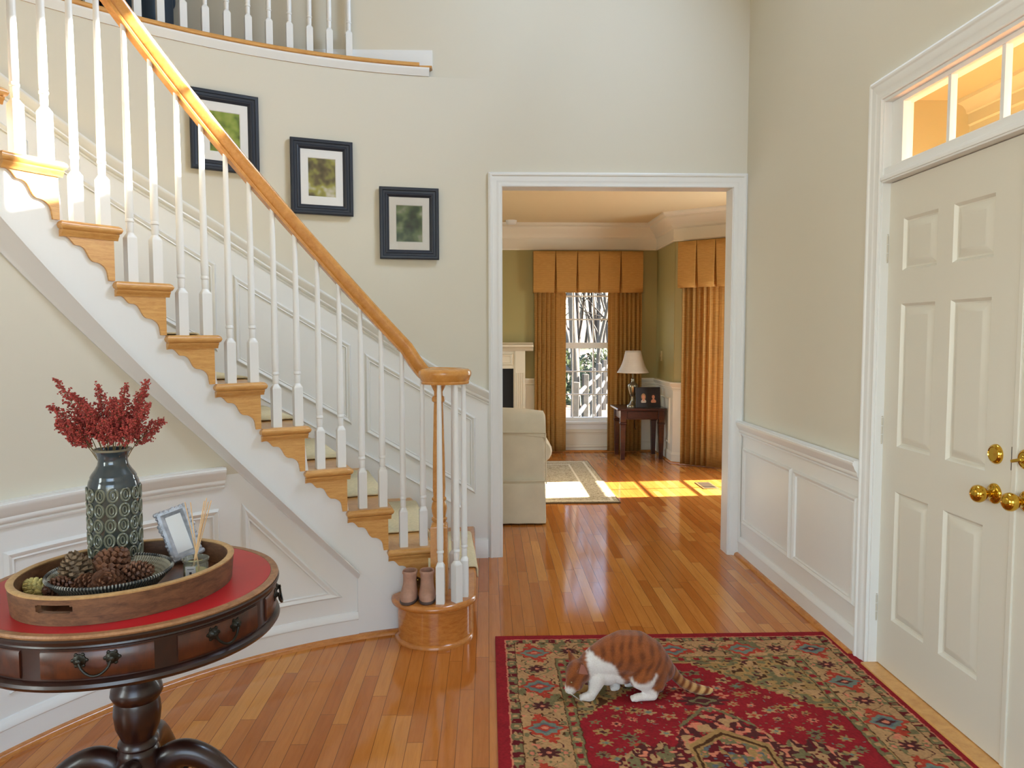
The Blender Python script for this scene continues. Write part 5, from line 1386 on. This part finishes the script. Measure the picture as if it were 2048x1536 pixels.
tag(t0, 'bare pale-trunked tree nearest the far window, in front of the fence', 'tree')
protos = [tree_mesh('bare_tree', 20+k, (9,11,8,10)[k], (0.09,0.13,0.06,0.10)[k], 3, M['bark_dark'] if k % 2 else M['bark'], 0.5, 0.2) for k in range(4)]
rt = random.Random(44); k = 0
LB = 'bare tree in the woods behind the rail fence, seen through the far window'
for i in range(58):
    y = rt.uniform(19,52); x = 0.138*y+rt.uniform(-0.15,0.15)*y
    o = protos[i] if i < 4 else protos[i % 4].copy()
    if i >= 4: C.objects.link(o)
    o.location = (x, y, -0.6+0.02*max(0,y-14)+0.0007*max(0,y-22)**2-0.15); o.rotation_euler = (0,0,rt.uniform(0,6)); s = rt.uniform(0.75,1.3); o.scale = (s,s,s)
    tag(o, LB, 'tree', 'woods behind the fence')
# evergreen shrubs
M['leaf_green'] = paint('evergreen_leaves', (50,62,34), 0.5, var=0.3, vscale=20)
def shrub(name, c, R, n, size, label, seed, squash=1.0):
    r = random.Random(seed); c = Vector(c); t = thing(name, c, label, 'shrub')
    mb = MB(); sb = MB()
    for i in range(9):
        d = Vector((r.uniform(-1,1),r.uniform(-1,1),r.uniform(0.4,1.3))).normalized(); sb.tube([c, c+d*R*0.5, c+d*R*0.95+Vector((0,0,0.02))], [0.012,0.009,0.004], 5)
    for i in range(n):
        d = Vector((r.gauss(0,1),r.gauss(0,1),abs(r.gauss(0,1))*squash)).normalized(); p = c+d*R*r.uniform(0.45,1.0)
        e = (d+Vector((r.uniform(-1,1),r.uniform(-1,1),r.uniform(-0.6,0.6)))).normalized(); s = e.orthogonal().normalized()*size*0.22; L = e*size
        m_ = p+L*0.5+Vector((0,0,size*0.08))
        mb.add([p, m_+s, p+L, m_-s, m_-Vector((0,0,size*0.05))], [(0,1,4),(1,2,4),(2,3,4),(3,0,4)])
    sb.build('stem', M['bark_dark'], t); mb.build('foliage', M['leaf_green'], t, smooth=0)
shrub('rhododendron', (1.80,10.6,-0.5), 0.62, 420, 0.17, 'broad-leaved green shrub close outside the far window at lower right', 5, 1.6)
shrub('evergreen_bush', (1.75,21.0,-0.5), 1.5, 1500, 0.24, 'round green bush at the edge of the woods, left in the far window', 6, 1.2)
shrub('evergreen_bush', (4.15,26.0,-0.4), 1.3, 1100, 0.24, 'dark green bush in the woods at the right of the far window', 8, 1.4)
# split-rail fence
M['fence'] = wood('grey_split_rail', (54,51,46), (78,73,66), (3,3,3), 0.85)
fe_ = thing('split_rail_fence', (1.9,13.5,-0.6), 'grey split-rail fence running diagonally away behind the far window', 'fence')
fa = Vector((1.30,11.2,-0.56)); fb = Vector((3.3,20.5,-0.45))
N = 5; rf = random.Random(2)
for i in range(N+1):
    p = fa.lerp(fb, i/N); mb = MB(); mb.obox(p+Vector((0,0,0.62)), (0.05,0.01,0), (-0.01,0.05,0), (0.01*rf.uniform(-1,1),0,0.66)); mb.build('post', M['fence'], fe_, bevel=0.01)
    if i < N:
        q = fa.lerp(fb,(i+1)/N)
        for z in (0.35,0.72,1.05):
            mb = MB(); mb.tube([p+Vector((0,0,z+rf.uniform(-.03,.03))), p.lerp(q,0.5)+Vector((0,0,z+rf.uniform(-.04,.02))), q+Vector((0,0,z+rf.uniform(-.03,.03)))], [0.034,0.042,0.034], 7); mb.build('rail', M['fence'], fe_, smooth=40)

# ================================================================ entry porch outside the transom
M['porch'] = paint('cream_yellow_porch', (168,158,112), 0.6)
M['porch_trim'] = paint('cream_porch_trim', (178,168,128), 0.5)
mb = MB(); mb.box(RIGHT+0.12,3.6,BACK+0.02,BACK+0.118,-0.4,3.3); structure(mb.build('wall_porch', M['porch'], smooth=0))
mb = MB(); mb.box(RIGHT+0.12,3.35,-0.6,BACK+0.02,2.90,3.0); structure(mb.build('ceiling_porch', M['porch'], smooth=0))
mb = MB(); lin_sweep(mb, [(0,0),(-0.09,0),(-0.085,-0.02),(-0.05,-0.035),(-0.03,-0.06),(-0.025,-0.08),(-0.012,-0.085),(-0.012,-0.15),(0,-0.16),(0,-0.34),(0.22,-0.34),(0.22,0)], (3.06,-0.6,2.90), (3.06,BACK+0.02,2.90), (1,0,0)); structure(mb.build('trim_22', M['porch_trim']))
mb = MB(); mb.box(RIGHT+0.12,3.6,-0.6,BACK+0.02,-0.45,-0.02); structure(mb.build('floor_porch', paint('porch_slab', (48,44,40), 0.8), smooth=0))
for y_ in (0.2,3.9):
    mb = MB(); mb.lathe([(0.12,-0.02),(0.12,0.12),(0.10,0.14),(0.095,0.2),(0.085,2.38),(0.10,2.42),(0.12,2.46),(0.12,2.56)], (3.17,y_,0), 24); structure(mb.build('trim_%d' % (23 if y_ < 1 else 24), M['porch_trim']))

# ================================================================ oriental rug
def rug():
    W, L, ST = 1.59, 2.30, 0.0031
    nx, ny = int(W/ST)+1, int(L/ST)+1
    x = np.linspace(0, W, nx)[None,:]; y = np.linspace(0, L, ny)[:,None]
    rs = np.random.RandomState(3)
    def nz(s):
        a = rs.rand(int(L/s)+3, int(W/s)+3)
        fy = np.linspace(0, a.shape[0]-2.001, ny); fx = np.linspace(0, a.shape[1]-2.001, nx)
        iy = fy.astype(int); ix = fx.astype(int); ty = (fy-iy)[:,None]; tx = (fx-ix)[None,:]
        ty = ty*ty*(3-2*ty); tx = tx*tx*(3-2*tx)
        g = lambda i, j: a[np.ix_(iy+i, ix+j)]
        return (g(0,0)*(1-ty)+g(1,0)*ty)*(1-tx)+(g(0,1)*(1-ty)+g(1,1)*ty)*tx - 0.5
    xw = x + 0.006*nz(0.012)+0.004*nz(0.03); yw = y + 0.006*nz(0.012)+0.004*nz(0.03)
    xx = np.minimum(xw, W-xw); yy = np.minimum(yw, L-yw); d = np.minimum(xx, yy)
    along = np.where(xx < yy, yw, xw); 
    col = np.zeros((ny,nx,3))
    c = dict(red=(136,28,34), deep=(96,24,28), tan=(170,130,88), ochre=(156,120,72), olive=(112,102,68), teal=(106,116,102), brown=(78,36,34), pink=(196,116,88), line=(74,44,22), orange=(164,58,40), slate=(88,94,98))
    def put(mask, k): col[mask] = c[k]
    n0 = nz(0.016)
    put(d > -1, 'red')
    put((d>0.044)&(d<0.050), 'pink')
    g1 = (d>=0.050)&(d<0.086); put(g1, 'olive')
    blk = (np.abs(((along/0.074)%1)-0.5) < 0.20); put(g1&blk&(n0>-0.25), 'deep'); put(g1&(n0>0.22), 'tan'); put(g1&(np.abs(((along/0.074+0.5)%1)-0.5)<0.10)&(np.abs(d-0.068)<0.008), 'tan')
    put((d>=0.086)&(d<0.0895), 'line')
    mainb = (d>=0.0895)&(d<0.255); put(mainb, 'tan')
    put((d>=0.255)&(d<0.2585), 'line')
    g2 = (d>=0.2585)&(d<0.300); put(g2, 'olive'); put(g2&(n0>0.2), 'ochre'); put(g2&(np.abs(((along/0.070)%1)-0.5)<0.2)&(np.abs(d-0.279)<0.012)&(n0>-0.3), 'red'); put(g2&(np.abs(((along/0.070+0.5)%1)-0.5)<0.15)&(np.abs(d-0.279)<0.009), 'tan')
    put((d>=0.300)&(d<0.3035), 'line')
    field = d >= 0.3035
    cx, cy = W/2, L/2
    X = np.abs(xw-cx); Y = np.abs(yw-cy)
    sp = field & (Y > 0.83-1.0*np.floor(np.maximum(X-0.02,0)/0.022)*0.022)
    sp2 = field & (Y > 0.85-1.0*np.maximum(X-0.02,0))
    n1 = nz(0.02); n2 = nz(0.035); n3 = nz(0.014)
    put(sp, 'ochre'); put(sp2&(n1>0.10), 'olive'); put(sp2&(n2>0.22), 'tan'); put(sp2&(n3>0.30), 'brown'); put(sp2&(n1<-0.28), 'line')
    # main border vines and motifs
    vine = mainb & (np.abs(d-0.172-0.045*np.sin(along*2*np.pi/0.165)) < 0.004); put(vine, 'olive')
    vine = mainb & (np.abs(d-0.172+0.055*np.sin(along*2*np.pi/0.165)) < 0.003); put(vine, 'brown')
    put(mainb&(n2>0.27), 'olive'); put(mainb&(n3>0.36), 'line'); put(mainb&(n1<-0.36), 'pink')
    def blob(mx, my, rx, ry, k, pet=0, dep=0.0, ph=0.0, where=None, q=1.0):
        dx = (xw-mx)/rx; dy = (yw-my)/ry
        r = (np.abs(dx)**q+np.abs(dy)**q)**(1/q) if q != 2 else np.hypot(dx,dy)
        a = np.arctan2(dy,dx)
        m = r < 1+dep*np.cos(pet*a+ph)
        if where is not None: m &= where
        put(m, k)
    bx0 = 0.172
    side = []
    npv = 6
    for k in range(npv+1): side.append((bx0, 0.19+(L-0.38)*k/npv, 0)); side.append((W-bx0, 0.19+(L-0.38)*k/npv, 0))
    for k in range(1, 4): side.append((bx0+(W-2*bx0)*k/4, bx0+0.008, 1)); side.append((bx0+(W-2*bx0)*k/4, L-bx0-0.008, 1))
    for i, (mx, my, h) in enumerate(side):
        s = 1 if not h else -1
        for q_ in (-1, 1):
            if h: blob(mx+q_*0.075, my+q_*0.02, 0.028, 0.022, 'orange', 5, 0.3, q_)
            else: blob(mx+q_*0.022, my+q_*0.075, 0.022, 0.030, 'orange', 5, 0.3, q_)
        blob(mx, my, 0.075, 0.070, 'orange', 8, 0.12, 0, q=1.25)
        blob(mx, my, 0.062, 0.050, 'teal', 8, 0.08, 0.3, q=1.2)
        blob(mx, my, 0.044, 0.032, 'slate' if i % 3 else 'teal', 4, 0.1, q=1.1)
        blob(mx, my, 0.036, 0.022, 'brown' if i % 2 else 'orange', 4, 0.1, q=1.1)
        blob(mx, my, 0.014, 0.010, 'pink', q=2)
    small = []
    for k in range(npv): small += [(bx0, 0.19+(L-0.38)*(k+0.5)/npv), (W-bx0, 0.19+(L-0.38)*(k+0.5)/npv)]
    for k in range(4): small += [(bx0+(W-2*bx0)*(k+0.5)/4, bx0+0.006), (bx0+(W-2*bx0)*(k+0.5)/4, L-bx0-0.006)]
    for mx, my in small:
        blob(mx, my, 0.034, 0.028, 'brown', 8, 0.28, q=2); blob(mx, my, 0.010, 0.008, 'pink', q=2)
        for q_ in (-1,1): blob(mx+q_*0.058, my+0.002, 0.016, 0.018, 'olive', 6, 0.2, q=2); blob(mx+q_*0.058, my+0.002, 0.009, 0.010, 'pink', q=2)
    # field scatter, mirrored four ways
    rr = random.Random(12)
    def blob4(mx, my, rx, ry, k, pet, dep, ph=0):
        dx = (X-mx)/rx; dy = (Y-my)/ry; r = np.hypot(dx,dy); a = np.arctan2(dy,dx)
        put((r < 1+dep*np.cos(pet*a+ph))&field, k)
    pts = []
    for _ in range(900):
        px, py = rr.uniform(0.0,0.47), rr.uniform(0.1,0.80)
        if py > 0.80-px or (py < 0.25 and px < 0.30): continue
        if all(math.hypot(px-q[0],py-q[1]) > 0.052 for q in pts): pts.append((px,py))
    for i, (px, py) in enumerate(pts):
        t = np.clip((X-px)*0.6+(Y-py)*0.8, -0.06, 0.06)
        v = np.hypot(X-px-0.6*t-0.012*np.sin(t*80+i), Y-py-0.8*t) < 0.0032; put(v&field, 'teal' if i % 2 else 'olive')
    for i, (px, py) in enumerate(pts):
        k = ('ochre','olive','pink','tan')[i % 4]; R = rr.uniform(0.011,0.024)
        blob4(px, py, R*1.15, R*0.9, k, rr.choice((5,6,8)), 0.35, rr.random()*6)
        blob4(px, py, R*0.55, R*0.4, ('brown','orange','teal')[i % 3], 4, 0.2)
    # centre medallion with gabled ends and finial
    med = field&(X < 0.40-0.9*np.maximum(0,Y-0.10))&(Y < 0.20+0.02*np.sin(X*90))
    put(med, 'brown'); put(med&(n1>0.08), 'tan'); put(med&(n2>0.16), 'olive'); put(med&(n3<-0.2), 'deep'); put(med&(n1<-0.3), 'pink')
    crown = field&(np.abs(X) < 0.17-0.55*np.maximum(0,Y-0.24))&(Y<0.40)&(Y>0.16); put(crown&(n3>-0.1), 'brown'); put(crown&(n1>0.12), 'pink'); put(crown&(n2>0.2), 'tan')
    gab = lambda s: field&(X < 0.125*s+0.001)&(Y < 0.265*s-0.75*X)
    put(gab(1.12), 'ochre'); put(gab(1.02), 'line'); put(gab(0.95), 'ochre'); ins = gab(0.90); put(ins&(n1>0.0), 'olive'); put(ins&(n2>0.1), 'deep'); put(ins&(n3>0.2), 'pink'); put(ins&(n3<-0.3), 'slate')
    blob4(0.0, 0.50, 0.085, 0.040, 'brown', 8, 0.22); blob4(0.0, 0.50, 0.045, 0.026, 'olive', 4, 0.2); blob4(0.0, 0.50, 0.030, 0.016, 'brown', 4, 0.1)
    vv = field&(np.abs(Y-(0.44-1.1*np.abs(X-0.02)))<0.010)&(X<0.14); put(vv, 'olive')
    shade = 1+0.16*nz(0.006)+0.10*nz(0.05)
    col = np.clip(col*shade[:,:,None], 0, 255)/255.0
    l = np.where(col <= 0.04045, col/12.92, ((col+0.055)/1.055)**2.4)
    X0, Y0 = 0.030, 3.437
    top = np.stack([np.broadcast_to(X0+x,(ny,nx)), np.broadcast_to(Y0-y,(ny,nx)), np.full((ny,nx),0.0100)], -1).reshape(-1,3)
    bot = np.array([[X0,Y0,0.0],[X0+W,Y0,0.0],[X0+W,Y0-L,0.0],[X0,Y0-L,0.0]])
    ox, oy = X0+W/2, Y0-L/2
    V = np.concatenate([top,bot]) - np.array([ox,oy,0])
    i = np.arange(ny-1)[:,None]*nx+np.arange(nx-1)[None,:]
    F = np.stack([i, i+nx, i+nx+1, i+1], -1).reshape(-1,4); nb = len(top)
    per = [nb,nb+1,nb+2,nb+3]; cor = [0, nx-1, ny*nx-1, (ny-1)*nx]
    extra = np.array([[per[k], per[(k+1)%4], cor[(k+1)%4], cor[k]] for k in range(4)])
    F = np.concatenate([F, extra])
    me = bpy.data.meshes.new('oriental_rug')
    me.vertices.add(len(V)); me.vertices.foreach_set('co', V.ravel())
    me.loops.add(F.size); me.loops.foreach_set('vertex_index', F.ravel())
    me.polygons.add(len(F)); me.polygons.foreach_set('loop_start', np.arange(len(F))*4)
    me.update(calc_edges=True)
    at = me.color_attributes.new('pattern', 'FLOAT_COLOR', 'POINT')
    cc = np.concatenate([np.concatenate([l.reshape(-1,3), np.ones((nb,1))],1), np.array([[0.3,0.02,0.02,1]]*4)])
    at.data.foreach_set('color', cc.ravel())
    m, nt, nn, nl, p = nodes('rug_pile'); a = nn.new('ShaderNodeAttribute'); a.attribute_name = 'pattern'; nl.new(a.outputs['Color'], p.inputs['Base Color'])
    p.inputs['Roughness'].default_value = 0.95; p.inputs['Specular IOR Level'].default_value = 0.15
    nl.new(bump(nt, noise(nt, mapping(nt,(1,1,1)), 350, 2), 0.5, 0.002), p.inputs['Normal'])
    me.materials.append(m)
    o = bpy.data.objects.new('oriental_rug', me); C.objects.link(o); o.location = (ox, oy, 0.0008)
    tag(o, 'red oriental rug with tan floral border lying in front of the front doors', 'rug')
rug()

# ================================================================ cat
def cx_(u): return 0.342+(u-1152)*0.00198
def cz_(v): return 0.121+(1333-v)*0.00197
PX = 0.00198
def cat():
    mb = MB()
    def ball(u, v, r, y, sy=1.0, sx=1.0, sz=1.0):
        c = Vector((cx_(u), y, cz_(v))); R = r*PX; P = []
        for i in range(9):
            t = PI*i/8; P.append([c+Vector((sx*R*math.sin(t)*math.cos(2*PI*k/14), sy*R*math.sin(t)*math.sin(2*PI*k/14), sz*R*math.cos(t))) for k in range(14)])
        mb.grid(P[1:-1], closed_v=True); mb.ngon(P[1][::-1]); mb.ngon(P[-2])
    def limb(pts, n=12):
        """chain of overlapping balls for a tapered limb: (u, v, r, y)"""
        for a, b in zip(pts, pts[1:]):
            for k in range(n):
                f = k/(n-1); ball(*[a[i]*(1-f)+b[i]*f for i in range(4)])
    Y = 2.86
    # trunk: chain of overlapping ellipsoids along the arched spine
    ch = [(1182,1326,25,0.90),(1204,1320,35,0.86),(1225,1312,41,0.84),(1248,1308,46.5,0.84),(1270,1310,47,0.86),(1292,1320,43,0.9),(1312,1334,33,0.95),(1326,1342,24,1.0)]
    for a, b in zip(ch, ch[1:]):
        for k in range(5):
            f = k/4; q = [a[i]*(1-f)+b[i]*f for i in range(4)]; ball(q[0],q[1],q[2],Y,q[3])
    ball(1194,1346,25,Y,0.95); ball(1215,1343,28,Y,0.95); ball(1245,1335,34,Y,0.9)
    limb([(1186,1326,24,2.852),(1168,1332,22,2.84)], 6)
    # thighs
    ball(1300,1344,33,2.825,0.62); ball(1286,1344,27,2.815,0.62); ball(1310,1362,15,2.815,0.9); ball(1296,1350,32,2.90,0.6)
    # legs
    limb([(1192,1352,18,2.832),(1185,1374,11,2.826),(1175,1391,8.6,2.815)]); limb([(1175,1391,8.6,2.815),(1172,1384+0,8.6,2.813)],2)
    def paw(u, y, zc=0.0265, L=13, r=8.0, dr=-1):
        v = 1333-(zc-0.121)/0.00197
        ball(u,v,r*1.05,y); ball(u+dr*L*0.5,v+0.6,r*1.0,y-0.004); 
        for k in (-1.5,-0.5,0.5,1.5): ball(u+dr*L,v+1.6,r*0.52,y-0.004+k*0.0075)
    paw(1172,2.808); limb([(1175,1389,8.8,2.813),(1173,1382,8.5,2.808)],3)
    limb([(1220,1352,17,2.885),(1233,1370,9.6,2.892),(1234,1382,8.2,2.89)]); paw(1235,2.884,L=10)
    limb([(1284,1346,24,2.81),(1268,1350,14,2.80),(1286,1363,10.5,2.80),(1302,1373,9.0,2.80)]); limb([(1302,1376,9.0,2.80),(1300,1381,8.2,2.798),(1276,1381.5,7.6,2.794)]); paw(1272,2.793,L=14)
    limb([(1280,1350,20,2.915),(1270,1364,12,2.922),(1292,1374,9,2.92),(1298,1380,8.2,2.92),(1272,1381,7.8,2.918)]); paw(1268,2.915,L=12)
    # tail
    limb([(1328,1340,14,2.865),(1343,1345,12,2.875),(1354,1360,10.6,2.878),(1368,1373,10.2,2.872),(1386,1380,10.2,2.858),(1402,1381,10,2.84),(1412,1379,8,2.828),(1418,1377,5,2.822)], 10)
    # head
    ball(1155,1336,25.5,2.825,0.95,1.0,0.95); ball(1148,1344,20,2.815,0.95); ball(1138,1358,12,2.80,1.1); ball(1136,1363,10,2.798,1.25); ball(1141,1366,8.5,2.80); ball(1150,1356,14,2.81)
    ball(1146,1357,10,2.79); ball(1146,1355,10,2.835)
    def ear(b, tip, w, s):
        b = Vector(b); tip = Vector(tip); ax = (tip-b).normalized(); sd = Vector(s).normalized(); th = ax.cross(sd)
        P = []
        for k in range(7):
            f = k/6; P.append([b+(tip-b)*f + sd*w*(1-f**1.4*0.95)*math.cos(2*PI*i/12) + th*0.007*(1-0.7*f)*math.sin(2*PI*i/12) for i in range(12)])
        mb.grid(P, closed_v=True); mb.ngon(P[0][::-1]); mb.ngon(P[-1])
    e1b = (cx_(1162), 2.790, cz_(1333)); e1t = (cx_(1157), 2.748, cz_(1300)+0.004)
    ear(e1b, e1t, 0.030, (0.9,0.25,-0.25))
    ear((cx_(1146),2.852,cz_(1322)), (cx_(1136),2.868,cz_(1298)), 0.022, (0.75,0.6,0.1))
    raw = mb.build('cat_raw', [], origin=(0,0,0), smooth=0)
    md = raw.modifiers.new('r','REMESH'); md.mode = 'VOXEL'; md.voxel_size = 0.0042; md.use_smooth_shade = True
    m2 = raw.modifiers.new('s','SMOOTH'); m2.factor = 0.5; m2.iterations = 5
    dg = bpy.context.evaluated_depsgraph_get(); ev = raw.evaluated_get(dg)
    me = bpy.data.meshes.new_from_object(ev, preserve_all_data_layers=False, depsgraph=dg)
    me.name = 'body'
    bpy.data.objects.remove(raw, do_unlink=True)
    n = len(me.vertices); co = np.empty(n*3); me.vertices.foreach_get('co', co); co = co.reshape(-1,3)
    u = 1152+(co[:,0]-0.342)/0.00198; v = 1333-(co[:,2]-0.121)/0.00197; yv = co[:,1]
    rs = np.random.RandomState(1)
    def inpoly(poly, u, v):
        m = np.zeros(len(u), bool); k = len(poly)
        for i in range(k):
            x1,y1 = poly[i]; x2,y2 = poly[(i+1)%k]
            cnd = ((y1 > v) != (y2 > v)); t = (x2-x1)*(v-y1)/((y2-y1) if y2 != y1 else 1e-9)+x1
            m ^= cnd & (u < t)
        return m
    uj = u+1.6*np.sin(v*1.3)+1.2*np.sin(u*2.1+v); vj = v+1.6*np.sin(u*1.1)+1.0*np.sin(v*2.3)
    bib = inpoly([(1171,1303),(1179,1297),(1190,1304),(1207,1311),(1223,1317),(1232,1338),(1244,1352),(1246,1372),(1246,1408),(1150,1412),(1158,1376),(1174,1362),(1176,1340),(1171,1322)], uj, vj)
    hind = inpoly([(1252,1341),(1272,1352),(1292,1344),(1306,1334),(1302,1350),(1294,1362),(1308,1374),(1308,1400),(1240,1402),(1244,1372),(1262,1362)], uj, vj) & (yv < 2.83)
    muz = (np.hypot(uj-1136,(vj-1366)) < 10.5)|((np.hypot(uj-1130,vj-1362) < 7))
    w = bib | hind | muz | ((vj > 1376) & (uj < 1308))
    headm = (np.hypot(u-1155,v-1334) < 25) & (yv < 2.86) & ~muz & (u < 1171); w &= ~headm
    sm = w.astype(float)
    # soften the colour edge along the mesh
    ed = np.empty(len(me.edges)*2, int); me.edges.foreach_get('vertices', ed); ed = ed.reshape(-1,2)
    for _ in range(2):
        acc = sm.copy(); cnt = np.ones(n)
        np.add.at(acc, ed[:,0], sm[ed[:,1]]); np.add.at(acc, ed[:,1], sm[ed[:,0]]); np.add.at(cnt, ed[:,0], 1); np.add.at(cnt, ed[:,1], 1); sm = acc/cnt
    # tabby bands: across the back, rings round the tail
    band = (0.5+0.5*np.sin((u-1250)*0.33+0.10*(v-1300)+1.6*np.sin(v*0.085)+0.9*np.sin(u*0.07+v*0.05)))*(0.45+0.55*np.sin(v*0.11+u*0.037)**2)
    tl = (u > 1338); band = np.where(tl, 0.5+0.5*np.sin((u+0.6*v)*0.40), band)
    pale = np.clip((u-1345)/60.0, 0, 1)*tl
    o1 = np.array(lin((146,80,36))[:3]); o2 = np.array(lin((112,58,26))[:3]); tailp = np.array(lin((206,164,104))[:3]); wh = np.array(lin((232,226,218))[:3])
    nj = rs.rand(n)[:,None]
    base = o1+(o2-o1)*(np.clip(band*1.4-0.2,0,1))[:,None]
    base = base+(tailp-base)*(pale*np.clip(1.3-band*1.5,0,1))[:,None]
    base *= 0.88+0.24*nj
    cc = base*(1-sm[:,None])+wh*sm[:,None]
    at = me.color_attributes.new('coat','FLOAT_COLOR','POINT'); at.data.foreach_set('color', np.concatenate([cc,np.ones((n,1))],1).ravel())
    m, nt, nn, nl, p = nodes('cat_fur'); a = nn.new('ShaderNodeAttribute'); a.attribute_name = 'coat'
    v3 = mapping(nt,(1,1,1)); f = noise(nt, mapping(nt,(180,180,420)), 1.0, 3, 0.6)
    nl.new(mixc(nt, 0.5, a.outputs['Color'], ramp(nt, f, [(0.3,(0.7,0.68,0.66,1)),(0.65,(1,1,1,1))]), 'MULTIPLY'), p.inputs['Base Color'])
    p.inputs['Roughness'].default_value = 0.9; p.inputs['Specular IOR Level'].default_value = 0.2
    p.inputs['Sheen Weight'].default_value = 0.25
    nl.new(bump(nt, f, 0.6, 0.004), p.inputs['Normal'])
    me.materials.append(m)
    base = Vector((0.55,2.85,0.011))
    root = thing('cat', base, 'ginger and white cat crouching with lowered head on the red oriental rug', 'cat')
    me.vertices.foreach_set('co', (co-np.array(base)).ravel()); me.update()
    me.polygons.foreach_set('use_smooth', [True]*len(me.polygons))
    o = bpy.data.objects.new('body', me); C.objects.link(o); o.parent = root
    M['ear_pink'] = paint('inner_ear_pink', (176,118,98), 0.7); M['nose'] = paint('pink_nose', (196,120,112), 0.5); M['eye'] = paint('amber_eye', (120,84,24), 0.1, coat=1.0); M['whisker'] = paint('white_whisker', (236,232,226), 0.5)
    mb = MB(); b = Vector(e1b); t = Vector(e1t); sd = Vector((0.9,0.25,-0.25)).normalized(); ax = (t-b).normalized(); th = ax.cross(sd)
    if th.y > 0: th = -th
    P = []
    for k in range(6):
        f = 0.12+0.72*k/5; w_ = 0.0215*(1-f**1.3*0.95)
        P.append([b+(t-b)*f+sd*w_*s+th*(0.0062*(1-0.5*f)+0.0012*(1-abs(s))) for s in (-1,-0.5,0,0.5,1)])
    mb.grid(P); mb.build('inner_ear', M['ear_pink'], root, smooth=60)
    def bead(nm, u, v, y, r, mat):
        mb = MB(); mb.lathe([(0.0003,-r),(r*0.7,-r*0.7),(r,0),(r*0.7,r*0.7),(0.0003,r)], (cx_(u),y,cz_(v)), 12, cap=False); return mb.build(nm, mat, root, smooth=80)
    bead('nose', 1127.5, 1361.5, 2.796, 0.0052, M['nose'])
    bead('eye', 1139.5, 1347.5, 2.7865, 0.0062, M['eye'])
    bead('eye', 1131.5, 1347, 2.812, 0.0062, M['eye'])
    for i in range(7):
        mb = MB(); s = Vector((cx_(1134),2.782,cz_(1363+i*0.8))); q = 1 if i % 2 else -1
        e = s+Vector((-0.018+0.012*i, -0.035, 0.012-0.006*i)); mb.tube([s,(s+e)/2+Vector((0,0,0.003)),e], [0.0004,0.0003,0.0002], 4); mb.build('whisker', M['whisker'], root)
cat()
